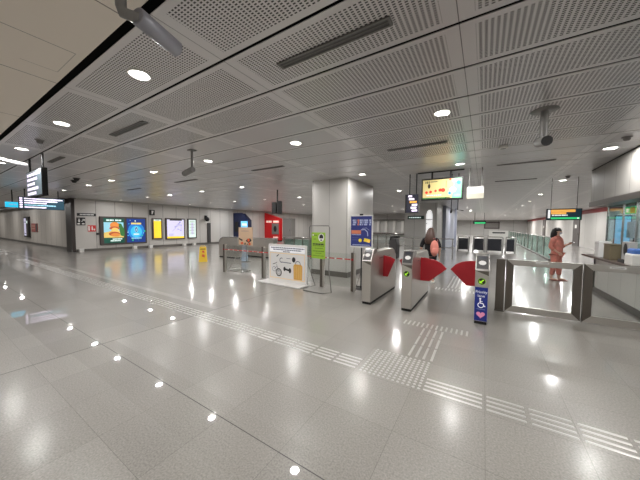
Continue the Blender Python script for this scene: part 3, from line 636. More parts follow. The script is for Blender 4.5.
# ------------------------------------------------------------------ tactile paving
t = thing('tactile_path', 'long row of steel tactile guide bars crossing the whole floor', 'tactile paving', (0, 2.68, 0))
NB = 0; rest = MB(); segs = []
k = 0
for i in range(5, -58, -1):
    xa = 0.072 + 0.3045 * i; segs.append((xa, xa + 0.272))
def barm(mb, x0, x1, y0, y1):
    h, b = .006, .007
    v = [(x0, y0, .0), (x1, y0, .0), (x1, y1, .0), (x0, y1, .0), (x0 + b, y0 + b, h), (x1 - b, y0 + b, h), (x1 - b, y1 - b, h), (x0 + b, y1 - b, h)]
    mb.raw(v, [(4, 5, 6, 7), (0, 1, 5, 4), (1, 2, 6, 5), (2, 3, 7, 6), (3, 0, 4, 7)], 'tactile_steel')
for (xa, xb) in segs:
    if -1.27 < (xa + xb) / 2 < -0.38: continue
    if xa < -1.2: xa, xb = xa + 0.03, xb + 0.03
    for q in (-0.1, -0.033, 0.033, 0.1):
        if NB < 92:
            mb = MB(); barm(mb, xa, xb, q - .013, q + .013); mb.build('guide_bar', t)
        else: barm(rest, xa, xb, q - .013, q + .013)
        NB += 1
for q in (-0.1, -0.033, 0.033, 0.1):
    mb = MB(); barm(mb, -.44, -.265 + .03, q - .013, q + .013); mb.build('guide_bar', t)
o = rest.build('guide_bar_far', t); o['kind'] = 'stuff'
mb = MB()
for i in range(13):
    for j in range(12):
        x_, y_ = -1.08 + i * .05, 2.57 + j * .05
        mb.lathe([(.0, .006), (.009, .006), (.016, 0)], 'tactile_steel', (x_, y_, 0), 8)
tag(mb.build('tactile_warning_patch'), 'dense patch of steel tactile studs where the guide paths meet', 'tactile paving', None, 'stuff')
t = thing('tactile_path', 'short branch of tactile bars leading towards the gates', 'tactile paving', (0, 0, 0))
for q in (-.717, -.633, -.549, -.464):
    for (a, b) in ((3.18, 3.51), (3.54, 3.84), (3.87, 4.17)):
        mb = MB(); barm(mb, q - .014, q + .014, a, b); mb.build('guide_bar', t)
t = thing('tactile_row', 'row of short tactile bars just in front of the gates', 'tactile paving', (0, 0, 0))
for i in range(14):
    q = -1.04 + i * .068; mb = MB(); barm(mb, q - .013, q + .013, 4.2, 4.4); mb.build('guide_bar', t)
t = thing('tactile_row', 'row of short tactile bars just behind the gates', 'tactile paving', (0, 0, 0))
for i in range(12):
    q = -.98 + i * .075; mb = MB(); barm(mb, q - .013, q + .013, 7.0, 7.25); mb.build('guide_bar', t)
for q in (-.74, -.65, -.56, -.47):
    mb = MB(); barm(mb, q - .018, q + .018, 7.35, 9.2); mb.build('guide_bar', t)

# ------------------------------------------------------------------ fare gates
GL = 1.72
def gate(label, x, flaps, badge=False, bluelabel=False):
    t = thing('fare_gate', label, 'fare gate', (x, 4.84, 0), 0, 'fare gates')
    w = 0.093
    prof = [(0, .05), (0, .86), (.2, .86), (.2, .86), (.24, .9), (GL - .24, .9), (GL - .2, .86), (GL, .86), (GL, .05)]
    # body: front face vertical, chamfered shoulders on the long sides
    MB().prism([(-.0, .05), (.0, .86), (.17, 1.0), (.3, 1.04), (GL - .3, 1.04), (GL - .17, 1.0), (GL, .86), (GL, .05)], -w, w, 'steel', 'x').build('body', t, .008)
    MB().box(-w + .008, w - .008, .02, GL - .02, 0, .05, 'rubber').build('plinth', t)
    # slanted reader head
    hd = MB(); hd.prism([(-.004, .865), (.13, 1.1), (.3, 1.115), (.36, 1.04), (.17, .99), (.0, .85)], -w - .004, w + .004, 'steel_lid', 'x'); hd.build('reader_head', t, .006)
    # dark reader face lying on the slope
    ta = Vector((.134, .235)); L = ta.length; ta.normalize(); nn = Vector((-ta.y, ta.x))
    def S(u, d, e): q = Vector((-.004, .865)) + ta * d * L + nn * e; return (u, q.x, q.y)
    MB().face([S(-w * .85, .12, .003), S(w * .85, .12, .003), S(w * .85, .95, .003), S(-w * .85, .95, .003)], 'charcoal').build('reader_panel', t)
    el = [S(w * .55 * math.cos(2 * PI * j / 20), .5 + .14 * math.sin(2 * PI * j / 20), .005) for j in range(20)]
    MB().face(el, 'paper').build('card_target', t)
    MB().face([S(-w * .55, .74, .005), S(w * .55, .74, .005), S(w * .55, .92, .005), S(-w * .55, .92, .005)], 'dark_panel').build('display', t)
    MB().poly([(-w + .002, .86), (w - .002, .79), (w - .002, .862)], -.002, 'steel_dark').build('dark_wedge', t)
    MB().box(-w - .006, w + .006, .5, GL - .5, .88, .9, 'steel_lid').build('side_trim', t)
    for (sd, tip) in flaps:
        s_ = 1 if sd == 'right' else -1
        a = [(w, .46), (w, .93), (w + .09, .93), (w + .12, .925), (w + tip * .55, .9), (w + tip * .8, .84), (w + tip, .74), (w + tip * .36, .46)] if tip > .4 else [(w, .46), (w, .925), (w + tip * .6, .9), (w + tip, .85), (w + tip * .4, .46)]
        pl = [(s_ * u, v) for u, v in a]
        MB().prism(pl, .74, .765, 'flap_red').build('flap', t, .004)
    if badge:
        mb = MB().disc((0, -.003, .695), .054, 'black', '-y', 28).ring(0, .695, .053, .003, -.005, 'badge_green', 28)
        mb.line([(.026, .722), (-.015, .682)], .018, -.005, 'badge_green').poly([(-.032, .665), (-.032, .71), (.013, .665)], -.0055, 'badge_green'); mb.build('badge', t)
    if bluelabel:
        mb = MB().rect(-w + .006, w - .006, .06, .60, -.003, 'label_blue')
        mb.text('Priority', 0, .525, .062, -.0045, 'label_white', wmax=.155).text('lane', 0, .462, .062, -.0045, 'label_white', wmax=.11)
        mb.disc((-.012, -.0045, .415), .014, 'label_white', '-y', 12).line([(-.012, .4), (-.012, .345), (.028, .345), (.045, .3), (.06, .305)], .014, -.0045, 'label_white').line([(-.012, .375), (.02, .375)], .011, -.0046, 'label_white').ring(-.002, .315, .045, .012, -.0047, 'label_white', 18, PI * .65, PI * 2.05)
        mb.rect(-.06, .06, .246, .25, -.0045, 'poster_ink')
        h = []
        for j in range(40):
            q = 2 * PI * j / 40; h.append((.0037 * 16 * math.sin(q) ** 3, .16 + .0037 * (13 * math.cos(q) - 5 * math.cos(2 * q) - 2 * math.cos(3 * q) - math.cos(4 * q))))
        mb.poly(h, -.0045, 'pink'); mb.build('priority_label', t)
    return t
gate('steel fare gate nearest the pillar, leftmost of the three, no badge', -1.945, [('right', .26)])
gate('steel fare gate in the middle with green arrow badge and wide red flap', -1.165, [('right', .49), ('left', .24)], True)
gate('steel fare gate with blue priority lane label and pink heart', 0.0, [('left', .43)], True, True)

# ------------------------------------------------------------------ swing gates on the right
FY = 5.84
t = thing('barrier_post', 'dark steel barrier post panel beside the priority lane gate', 'post', (.29, FY, 0))
MB().box(-.068, .068, 0, .06, .02, .97, 'steel_dark').build('panel', t, .004); MB().box(-.075, .075, -.01, .07, 0, .02, 'steel_dark').build('base', t)
def swing(label, x0, x1, lab):
    t = thing('swing_gate', label, 'gate', (x0, FY, 0), 0, 'glass swing gates'); W = x1 - x0; a = .105
    for pts in ([(0, .02), (a, .13), (a, .87), (0, .97)], [(W, .02), (W, .97), (W - a, .87), (W - a, .13)]):
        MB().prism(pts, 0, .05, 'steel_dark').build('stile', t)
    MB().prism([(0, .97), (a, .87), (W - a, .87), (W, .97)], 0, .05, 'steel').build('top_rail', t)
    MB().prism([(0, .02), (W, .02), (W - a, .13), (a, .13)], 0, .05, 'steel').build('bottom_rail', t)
    MB().box(a - .01, W - a + .01, .02, .03, .12, .88, 'glass').build('glass_panel', t)
    MB().rect(lab - .09, lab + .09, .925, .955, -.003, 'paper').scribble(lab - .07, lab + .07, .94, .008, -.004, 'grey_cab').build('label_plate', t)
    MB().tube([(.004, .025, 0), (.004, .025, .98)], .009, 'chrome', 8).build('hinge_rod', t)
    return t
swing('left glass swing gate in a brushed steel frame, the lady in pink seen through it', .375, 1.385, .5)
swing('right glass swing gate in a brushed steel frame, next to the booth wall', 1.405, 2.33, .37)

# ------------------------------------------------------------------ left barrier
t = thing('glass_barrier', 'low glass barrier with square steel posts left of the gates', 'barrier', (0, 5.65, 0))
PX = [-7.28, -5.52, -3.47, -2.6]
for q in PX:
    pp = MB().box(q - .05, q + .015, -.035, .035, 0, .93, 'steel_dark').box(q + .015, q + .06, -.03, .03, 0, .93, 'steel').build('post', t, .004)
    MB().box(q - .045, q + .012, -.04, -.035, .74, .79, 'flap_red').build('reflector', pp)
for a, b in zip(PX, PX[1:]):
    MB().box(a + .07, b - .06, -.006, .006, .08, .9, 'glass').build('glass_panel', t)
mb = MB(); xx = -7.22; i = 0
while xx < -2.66:
    w_ = .17 if i % 2 == 0 else .05; mb.rect(xx, min(xx + w_, -2.66), .752, .78, 0, 'tape_red' if i % 2 == 0 else 'paper'); xx += w_; i += 1
o = tag(mb.build('warning_tape'), 'red and white warning tape along the left glass barrier', 'tape'); o.location = (0, 5.6095, 0)
s = o.modifiers.new('s', 'SOLIDIFY'); s.thickness = .002
# prohibited items board
t = thing('notice_board', 'large white floor board with bicycle and orange suitcase pictograms', 'notice board', (-4.46, 5.43, 0), -.03)
MB().box(-.67, .67, 0, .03, .03, 1.05, 'paper').build('panel', t, .004)
MB().box(-.8, .66, -.3, .12, 0, .03, 'paper').build('base', t, .01)
yb = -.004
mb = MB().rect(-.61, .61, .845, .99, yb, 'label_white')
mb.scribble(-.57, .6, .955, .03, yb - .002, 'header_ink', .3).scribble(-.48, .5, .905, .028, yb - .002, 'header_ink', .3).scribble(-.12, .12, .86, .025, yb - .002, 'header_ink', .3)
mb.build('header', t)
mb = MB()
for (a, b, c, d) in [(-.61, .61, .8, .815), (-.61, .61, .115, .13), (-.61, -.597, .115, .815), (.597, .61, .115, .815)]: mb.rect(a, b, c, d, yb, 'orange_line')
mb.build('border', t)
mb = MB().ring(-.28, .28, .11, .028, yb, 'ink', 24).ring(-.28, .28, .06, .012, yb - .001, 'header_ink', 16).ring(-.45, .36, .07, .012, yb, 'header_ink', 18)
mb.line([(-.5, .49), (-.38, .53), (-.34, .56)], .016, yb, 'ink').line([(-.45, .36), (-.34, .44), (-.28, .28)], .012, yb - .001, 'header_ink').line([(-.36, .5), (-.28, .28)], .012, yb - .001, 'header_ink').build('bicycle_icon', t)
mb = MB().line([(-.36, .71), (-.28, .77)], .025, yb, 'ink').ring(-.18, .62, .07, .022, yb, 'header_ink', 18, .3 * PI, 1.7 * PI).line([(-.18, .57), (.16, .56)], .022, yb - .001, 'header_ink').line([(.0, .68), (.14, .68)], .014, yb, 'header_ink').disc((.25, yb, .66), .06, 'ink', '-y', rz=.07).build('scooter_icon', t)
mb = MB().disc((-.07, yb, .39), .04, 'ink', '-y', rz=.06).disc((.12, yb, .36), .045, 'ink', '-y', rz=.07).line([(-.07, .39), (.12, .36)], .05, yb - .001, 'ink').build('dumbbell_icon', t)
mb = MB().poly([(.25, .14), (.53, .14), (.54, .5), (.5, .55), (.28, .55), (.24, .5)], yb, 'case_orange').ring(.39, .55, .09, .02, yb, 'header_ink', 12, 0, PI)
for q in (.29, .35, .42, .49): mb.rect(q, q + .006, .18, .5, yb - .002, 'orange_line')
mb.build('suitcase_icon', t)
# lime poster on wire stand
t = thing('poster_stand', 'bent wire floor stand holding a lime green notice', 'stand', (-3.36, 5.3, 0), -.06)
MB().tube([(-.3, 0, .56), (-.3, .02, 1.52), (-.27, .02, 1.56), (.27, .02, 1.56), (.3, .02, 1.52), (.3, 0, .56), (.45, -.12, .03), (.3, -.26, .012), (-.26, -.26, .012), (-.37, -.12, .012), (-.1, 0, .1), (-.3, 0, .56)], .011, 'wire', 8).build('wire_frame', t)
mb = MB().box(-.2, .2, -.02, -.008, .77, 1.4, 'lime'); mb.build('board', t)
mb = MB().disc((.09, -.0225, 1.28), .085, 'paper', '-y', rz=.095).poly([(.03, 1.26), (.15, 1.26), (.14, 1.33), (.09, 1.36), (.04, 1.33)], -.0235, 'ink').disc((.09, -.0235, 1.22), .035, 'ink', '-y', rz=.015).disc((-.15, -.0225, 1.34), .02, 'paper', '-y')
mb.scribble(-.13, -.03, 1.33, .02, -.0225, 'lime_ink').scribble(-.14, -.06, 1.24, .016, -.0225, 'lime_ink').scribble(-.16, .17, 1.12, .03, -.0225, 'ink').scribble(-.16, .17, 1.08, .02, -.0225, 'lime_ink').scribble(-.1, .14, 1.02, .016, -.0225, 'lime_ink').scribble(-.16, .17, .95, .024, -.0225, 'lime_ink').scribble(-.08, .1, .9, .014, -.0225, 'lime_ink').scribble(-.16, .17, .84, .014, -.0225, 'lime_ink').build('print', t)
# blue poster on an easel
t = thing('poster_stand', 'easel stand with a blue poster and yellow tags beside the leftmost gate', 'stand', (-2.545, 5.95, 0), -.03)
MB().box(-.3, .3, 0, .02, 1.03, 1.83, 'paper').build('board', t, .004)
mb = MB().rect(-.275, .275, 1.07, 1.8, -.004, 'poster_blue')
for q, w_, k_ in [(-.23, .1, 'poster_ink'), (-.1, .05, 'poster_orange'), (-.04, .06, 'poster_ink'), (.03, .03, 'poster_ink'), (.08, .1, 'poster_ink'), (.21, .05, 'poster_ink')]:
    mb.scribble(q, q + w_, 1.7, .045, -.006, k_, .2).scribble(q + .01, q + w_, 1.65, .045, -.006, k_, .2).scribble(q, q + w_ * .8, 1.6, .04, -.006, k_, .2)
mb.rect(-.26, .0, 1.37, 1.46, -.006, 'poster_orange').scribble(-.25, .0, 1.35, .02, -.007, 'poster_ink').scribble(-.24, -.06, 1.27, .02, -.006, 'poster_dim').scribble(-.24, -.06, 1.22, .02, -.006, 'poster_dim')
mb.line([(.0, 1.47), (.1, 1.48), (.17, 1.42), (.18, 1.32)], .022, -.006, 'poster_ink').line([(.03, 1.5), (.14, 1.52), (.21, 1.46)], .008, -.006, 'poster_ink').disc((-.02, -.006, 1.21), .045, 'poster_yellow', '-y').poly([(.07, 1.19), (.23, 1.16), (.25, 1.24), (.09, 1.27)], -.007, 'poster_yellow').disc((.2, -.008, 1.2), .03, 'orange_lit', '-y', 10).scribble(-.23, .23, 1.1, .02, -.006, 'poster_ink', .1).build('print', t)
MB().box(-.04, .04, -.01, .03, 1.82, 1.86, 'black').build('clip', t)
MB().tube([(0, .04, .02), (0, .04, 1.7)], .016, 'black', 10).build('pole', t); MB().tube([(-.26, .04, .02), (-.2, .04, 1.05)], .008, 'chrome', 8).build('leg', t); MB().tube([(0, .04, .45), (-.2, .2, .012)], .008, 'chrome', 8).build('leg', t); MB().tube([(0, .04, .45), (.2, .2, .012)], .008, 'chrome', 8).build('leg', t)
MB().tube([(-.22, .2, .012), (.2, .2, .012)], .01, 'black', 8).build('foot', t); MB().lathe([(.0, .022), (.14, .015), (.15, 0)], 'charcoal', (0, .04, 0)).build('base', t)
# tan poster on a pole behind the barrier
t = thing('poster_stand', 'tan board with black and orange shapes on a pole behind the left barrier', 'stand', (-8.63, 7.75, 0))
MB().box(-.42, .42, 0, .03, .9, 1.66, 'tan').build('board', t, .004).location.z = -.18
mb = MB().poly([(-.4, 1.14), (-.2, 1.06), (-.15, 1.12), (-.38, 1.2)], -.004, 'ink').poly([(.02, 1.08), (.2, 1.0), (.38, 1.1), (.3, 1.2), (.12, 1.16)], -.004, 'ink').disc((.2, -.006, 1.12), .07, 'rust', '-y').poly([(-.26, .92), (-.12, .94), (-.14, 1.04), (-.3, 1.0)], -.005, 'rust').disc((.26, -.006, .96), .06, 'rust', '-y').poly([(-.1, .92), (.05, .93), (.0, 1.02)], -.005, 'ink').poly([(.08, .92), (.16, .92), (.2, 1.0)], -.005, 'ink').scribble(-.25, .2, 1.5, .02, -.004, 'header_ink'); mb.build('print', t).location.z = -.18
MB().tube([(0, .05, .02), (0, .05, 1.2)], .02, 'pole_grey', 10).build('pole', t); MB().lathe([(0, .03), (.2, .02), (.22, 0)], 'steel_dark', (0, .05, 0)).build('base', t)
# wet floor sign
t = thing('wet_floor_sign', 'yellow folding wet floor sign standing in front of the wall', 'floor sign', (-10.2, 6.8, 0), .98)
def leaf(sy): return [(-.17, sy * .17, 0), (.17, sy * .17, 0), (.13, sy * .02, .62), (-.13, sy * .02, .62)]
for sy, n in ((-1, 'front_leaf'), (1, 'rear_leaf')):
    q = leaf(sy); mb = MB().face(q if sy < 0 else q[::-1], 'yellow'); o = mb.build(n, t); sd = o.modifiers.new('s', 'SOLIDIFY'); sd.thickness = .02
def LF(u, v, e=-.008): return (u, -.17 + .15 * v / .62 + e - .005, v)
mb = MB().face([LF(-.04, .4), (LF(.06, .36)), LF(.05, .46), LF(-.02, .48)], 'rust').face([LF(-.05, .22), LF(.07, .18), LF(.06, .3), LF(-.03, .32)], 'rust').face([LF(-.1, .52), LF(.1, .52), LF(.1, .55), LF(-.1, .55)], 'ink'); mb.build('warning_print', t)
MB().tube([(-.1, 0, .6), (-.08, 0, .66), (.08, 0, .66), (.1, 0, .6)], .014, 'yellow', 8).build('handle', t)
# wire rack
t = thing('wire_rack', 'folded light wire rack leaning on the left glass barrier', 'rack', (-7.0, 5.95, 0))
MB().tube([(-.36, -.12, .015), (-.1, .12, .62), (.0, .12, .6), (.32, -.12, .015), (-.36, -.12, .015)], .01, 'steel', 8).build('frame', t)
for i, (a, b, zz) in enumerate([(-.3, .26, .13), (-.25, .2, .26), (-.17, .12, .42)]):
    MB().tube([(a, -.12 + zz * .38, zz), (b, -.12 + zz * .38, zz)], .008, 'chrome', 8).build('rung', t)
MB().tube([(-.34, -.12, .012), (-.2, .3, .012), (.3, .3, .012), (.32, -.12, .012)], .009, 'chrome', 8).build('base', t)
# far gates by the left barrier
def fargate(label, x, y, w, top):
    t = thing('fare_gate', label, 'fare gate', (x, y, 0), 0, 'far fare gates')
    h = top; pr = [(0, .06), (w, .06), (w, h)] + [(.5 - .5 * math.sin(a) if False else .42 * (1 - math.cos(PI / 2 - a)), h - .3 + .3 * math.sin(PI / 2 - a)) for a in [PI / 2 * j / 8 for j in range(9)]]
    MB().prism(pr, 0, .3, 'steel').build('body', t, .006)
    MB().prism([(u + (.0 if i > 2 else 0), v + .012) for i, (u, v) in enumerate(pr[2:])] + [(.0, h - .29), (w, h - .02)][:0] + [(q[0] + .03, q[1] - .02) for q in pr[2:][::-1]], -.01, .31, 'chrome').build('top_trim', t)
    MB().box(.02, w - .02, .01, .29, 0, .06, 'rubber').build('plinth', t)
    return t
fargate('steel fare gate with rounded end beyond the left barrier, behind the wire rack', -11.0, 8.2, 1.3, 1.0)
fargate('steel fare gate beyond the left barrier, under the tan board', -10.1, 9.2, 1.75, .95)
t = thing('handrail', 'long steel railing with short posts running behind the left barrier', 'railing', (0, 10.2, 0))
MB().tube([(-8.6, 0, 1.0), (-3.3 - 1.4, 0, 1.0)], .025, 'chrome', 10).build('top_rail', t)
for q in (-8.5, -7.9, -7.4, -6.9, -6.4, -5.9, -5.4, -4.8): MB().tube([(q, 0, 0), (q, 0, 1.0)], .022, 'steel_dark', 8).build('post', t)
MB().box(-8.5, -4.8, -.004, .004, .12, .9, 'glass_green').build('glass_panel', t)
t = thing('steel_cabinet', 'row of tall thin steel cabinets behind the railing left of the pillar', 'cabinet', (-8.0, 12.0, 0))
for i, q in enumerate((0, .55, 1.1, 1.7)): MB().box(q, q + .28, 0, .3, 0, 1.25, 'steel_dark').build('module', t, .01)

# ------------------------------------------------------------------ things far behind the gates
t = thing('handrail', 'steel two bar railing in front of the white wall block', 'railing', (0, 14.0, 0))
for zz in (.98, .55): MB().tube([(-4.6, 0, zz), (-2.95, 0, zz), (-1.2, 0, zz)], .022, 'chrome', 8).build('rail', t)
for q in (-4.5, -3.1, -1.25): MB().tube([(q, 0, 0), (q, 0, .98)], .025, 'chrome', 8).build('post', t)
t = thing('painted_light_scallop', 'rounded glowing patch imitating downlight spill on the corner of the white block', 'painted light', (-2.83, 17.0, 0))  # glowing shape imitates a scallop of downlight on the wall, no fitting there
pts = [(-.17, .95), (.17, .95), (.17, 2.2)] + [(.17 * math.cos(a), 2.2 + .38 * math.sin(a)) for a in [PI * j / 10 for j in range(1, 10)]] + [(-.17, 2.2)]
MB().prism(pts, -.05, 0, 'white_lit').build('panel', t); MB().box(-.17, .17, -.056, -.05, 1.98, 2.02, 'charcoal').box(-.17, -.08, -.056, -.05, 1.75, 1.79, 'charcoal').build('mark', t)
t = thing('escalator_newel', 'dark bulky escalator end behind the leftmost gate', 'escalator', (-3.72, 12.6, 0))
MB().prism([(-.2, 0), (.2, 0), (.2, .7), (.12, 1.0), (-.1, 1.05), (-.2, .8)], 0, .5, 'charcoal').build('body', t, .05)
MB().tube([(-.2, .1, .7), (-.1, .0, 1.05), (.12, .1, 1.06), (.16, .5, 1.05)], .045, 'rubber', 10).build('handrail', t)
for i, yy in enumerate((16.0, 22.0)):
    t = thing('glass_railing', 'pale glass railing across the gap right of the pillar, %s one' % ('nearer' if i == 0 else 'farther'), 'railing', (0, yy, 0))
    MB().box(-8.0 - i * 1.5, -4.4, 0, .012, .1, 1.0, 'glass').build('glass_panel', t); MB().tube([(-8.0 - i * 1.5, 0, 1.02), (-4.4, 0, 1.02)], .03, 'chrome', 8).build('top_rail', t)
    for j in range(4): MB().tube([(-7.9 + j * 1.1 - i * .3, 0, 0), (-7.9 + j * 1.1 - i * .3, 0, 1.0)], .03, 'steel_dark', 8).build('post', t)
# low dark panels between white posts
X4 = [(-1.42, -.8), (-.55, .05), (.17, .98), (1.14, 1.6)]
for i, (a, b) in enumerate(X4):
    t = thing('low_barrier', 'low dark barrier panel between steel posts beyond the gates, %s from the left' % ORD[i], 'barrier', ((a + b) / 2, 19.3, 0), 0, 'dark panels beyond the gates'); h = (b - a) / 2
    MB().box(-h + .04, h - .04, 0, .03, .12, .85, 'dark_panel').build('panel', t)
    for q in (-h, h): MB().prism([(q - .04, 0), (q + .04, 0), (q + .06, .95), (q - .02, .95)], -.03, .06, 'cam_white').build('post', t)
    MB().tube([(-h, .015, .97), (h, .015, .97)], .03, 'chrome', 8).build('top_rail', t)
t = thing('glass_balustrade', 'long greenish glass balustrade running away behind the lady in pink', 'railing', (2.75, 16.2, 0))
MB().box(-.006, .006, 0, 26, .08, 1.08, 'glass_green').build('glass_panel', t)
MB().tube([(0, 0, 1.1), (0, 26, 1.1)], .03, 'chrome', 8).build('top_rail', t)
for j in range(14): MB().box(-.03, .03, j * 2.0 - .03, j * 2.0 + .03, 0, 1.1, 'steel').build('post', t)
MB().box(-.12, .12, 0, 26, 0, .08, 'grey_cab').build('kerb', t)
t = thing('notice_cabinet', 'low white cabinet with black slot far behind the barrier panels', 'cabinet', (1.2, 30, 0))
MB().box(-.75, .75, 0, .6, 0, 1.25, 'white').build('body', t); MB().box(-.5, .5, -.02, 0, 1.0, 1.12, 'black').build('slot', t)
t = thing('wall_panel', 'grey square panel on the far end wall', 'panel', (1.3, 62.48, 1.3)); MB().box(-1.3, 1.3, -.1, 0, 0, 1.4, 'frame_dark').build('board', t); MB().rect(-1.1, 1.1, .2, 1.2, -.103, 'grey_cab').build('print', t)

# ------------------------------------------------------------------ people
def skin_mesh(name, verts, edges, radii, matk, parent, root=0, sub=2):
    me = bpy.data.meshes.new(name); me.from_pydata([Vector(v) for v in verts], edges, [])
    me.materials.append(M[matk]); o = bpy.data.objects.new(name, me); COL.objects.link(o); o.parent = parent
    sk = o.modifiers.new('skin', 'SKIN'); sk.use_smooth_shade = True
    for i, r in enumerate(radii):
        d = me.skin_vertices[0].data[i]; rr = r if isinstance(r, tuple) else (r, r); d.radius = rr; d.use_root = (i == root)
    ss = o.modifiers.new('sub', 'SUBSURF'); ss.levels = sub; ss.render_levels = sub
    return o
class Sk:
    def __init__(s): s.v = []; s.e = []; s.r = []
    def chain(s, start, pts):
        last = start
        for p_, r in pts:
            s.v.append(Vector(p_)); s.r.append(r)
            if last is not None: s.e.append((last, len(s.v) - 1))
            last = len(s.v) - 1
        return last
def hand(sk, wrist, wpos, d, side, curl=0.4):
    """palm and five fingers; d = forearm direction, side = thumb side"""
    d = Vector(d).normalized(); side = (Vector(side) - Vector(side).dot(d) * d).normalized(); nrm = d.cross(side)
    palm = sk.chain(wrist, [(wpos + d * .045, .022)])
    for i, (off, ln) in enumerate([(.03, .062), (.011, .07), (-.009, .064), (-.028, .05)]):
        a = wpos + d * .085 + side * off; b = a + d * ln * .5 + nrm * ln * .25 * curl; c = b + d * ln * .4 * (1 - curl * .5) + nrm * ln * .5 * curl
        sk.chain(palm, [(a, .0095), (b, .0085), (c, .007)])
    a = wpos + d * .04 + side * .035; sk.chain(palm, [(a, .0105), (a + d * .03 + side * .014 + nrm * .008, .009), (a + d * .05 + side * .012 + nrm * .016, .0075)])
def human(root, h, armL, armR, skin, feet=((-.085, 0), (.085, 0)), headturn=0.0):
    """faces -Y; h = height; arm = (elbow, wrist) positions for a 1.6 m figure; returns the body object"""
    k = h / 1.6; sk = Sk()
    pel = sk.chain(None, [((0, .01, .86), (.145, .105))])
    ch = sk.chain(pel, [((0, 0, .98), (.125, .095)), ((0, .005, 1.12), (.135, .1)), ((0, .01, 1.25), (.14, .095))])
    nk = sk.chain(ch, [((0, .012, 1.335), (.062, .058)), ((0, .005, 1.39), (.047, .05))])
    hd = sk.chain(nk, [((0, -.012, 1.44), (.062, .072)), ((0, -.006, 1.5), (.072, .088)), ((0, .004, 1.555), (.06, .075))])
    ct, st = math.cos(headturn), math.sin(headturn)
    def H(x, y, z): return (x * ct - y * st, x * st + y * ct, z)
    sk.chain(hd - 2, [(H(0, -.1, 1.468), .013)])                       # nose
    for sx in (-1, 1): sk.chain(hd - 1, [(H(sx * .078, .005, 1.475), (.008, .018))])   # ears
    for sx, (el, wr), in ((-1, armR), (1, armL)):
        sh = sk.chain(ch, [((sx * .165, .015, 1.27), .05)])
        e = sk.chain(sh, [(Vector((sx * .19, .015, 1.25)).lerp(Vector(el), .45), .043), (el, .036)])
        w = sk.chain(e, [(Vector(el).lerp(Vector(wr), .35), .036), (wr, .024)])
        d = Vector(wr) - Vector(el); hand(sk, w, Vector(wr), d, Vector((-sx * .3, -1, .4)))
    for sx, (fx, fy) in ((-1, feet[0]), (1, feet[1])):
        hip = sk.chain(pel, [((sx * .085, .01, .8), (.09, .09))])
        kn = sk.chain(hip, [((sx * .088, .005, .62), .074), (((sx * .085 + fx) / 2, fy * .5 - .01, .45), .055)])
        an = sk.chain(kn, [(((sx * .085 + fx * 2) / 3, fy * .7 + .015, .31), .052), ((fx, fy + .02, .08), .036)])
        sk.chain(an, [((fx, fy + .01, .035), .034), ((fx * 1.1, fy - .09, .03), (.036, .026)), ((fx * 1.15, fy - .16, .022), (.03, .02))])
    v = [q * k for q in sk.v]; r = [tuple(a * k for a in q) if isinstance(q, tuple) else q * k for q in sk.r]
    return skin_mesh('body', v, sk.e, r, skin, root), k, H
def eyes(root, k, H):
    mb = MB()
    for sx in (-1, 1):
        c = H(sx * .03, -.083, 1.49); mb.ball(tuple(a * k for a in c), .011 * k, .006 * k, .006 * k, 'black', 8, 6)
    mb.build('eyes', root)
def loft(name, rings, matk, parent, k, n=20):
    mb = MB(); v = []
    for z, rx, ry, oy in rings:
        for j in range(n):
            w = 2 * PI * j / n; v.append((rx * math.cos(w) * k, (oy + ry * math.sin(w)) * k, z * k))
    fs = [(i * n + j, i * n + (j + 1) % n, (i + 1) * n + (j + 1) % n, (i + 1) * n + j) for i in range(len(rings) - 1) for j in range(n)]
    mb.raw(v, fs, matk, True); o = mb.build(name, parent)
    q = o.modifiers.new('s', 'SUBSURF'); q.levels = q.render_levels = 1
    return o
def sleeve(pts, matk, parent, k):
    sk = Sk(); sk.chain(None, pts)
    return skin_mesh('sleeve', [Vector(q) * k for q in sk.v], sk.e, [r * k for r in sk.r], matk, parent)
# lady in pink with a mask and a phone
t = thing('person', 'woman in peach pink top and trousers, white mask, looking at a phone', 'person', (1.86, 10.3, 0), PI / 2 - .62)
aL = ((.235, .02, 1.0), (.13, -.19, 1.1)); aR = ((-.24, .06, 1.02), (-.15, -.08, .87))
body, k, H = human(t, 1.56, aL, aR, 'skin', ((-.1, .04), (.1, -.05)))
eyes(t, k, H)
loft('blouse', [(.74, .178, .138, .0), (.84, .172, .134, .0), (.98, .162, .13, .0), (1.12, .172, .145, -.01), (1.24, .18, .125, .0), (1.31, .13, .095, .01), (1.36, .062, .058, .01)], 'dress_pink', t, k)
for sx, (el, wr) in ((-1, aR), (1, aL)):
    sleeve([((sx * .09, .012, 1.285), .055), ((sx * .16, .015, 1.26), .085), (Vector((sx * .2, .015, 1.22)).lerp(Vector(el), .4), .066), (Vector(el), .06), (Vector(el).lerp(Vector(wr), .6), .05)], 'dress_pink', t, k)
sk = Sk(); a = sk.chain(None, [((0, .01, .86), .14)])
for sx, (fx, fy) in ((-1, (-.1, .04)), (1, (.1, -.05))): sk.chain(a, [((sx * .09, .01, .76), (.105, .11)), ((sx * .09, .0, .6), .095), (((sx * .085 + fx) / 2, fy * .5, .42), .078), ((fx, fy + .015, .14), .062)])
skin_mesh('trousers', [q * k for q in sk.v], sk.e, [tuple(b * k for b in q) if isinstance(q, tuple) else q * k for q in sk.r], 'dress_pink', t)
hz = MB().ball((0, .02 * k, 1.515 * k), .09 * k, .105 * k, .095 * k, 'hair_black', 18, 12)
hz.build('hair', t); MB().tube([(0, .045 * k, 1.54 * k), (.0, .075 * k, 1.42 * k), (.01, .09 * k, 1.31 * k), (.01, .1 * k, 1.25 * k)], [.09 * k, .1 * k, .1 * k, .05 * k], 'hair_black', 16).build('long_hair', t)
o = MB().ball((0, -.056 * k, 1.438 * k), .052 * k, .047 * k, .043 * k, 'mask_white', 14, 8).build('face_mask', t)
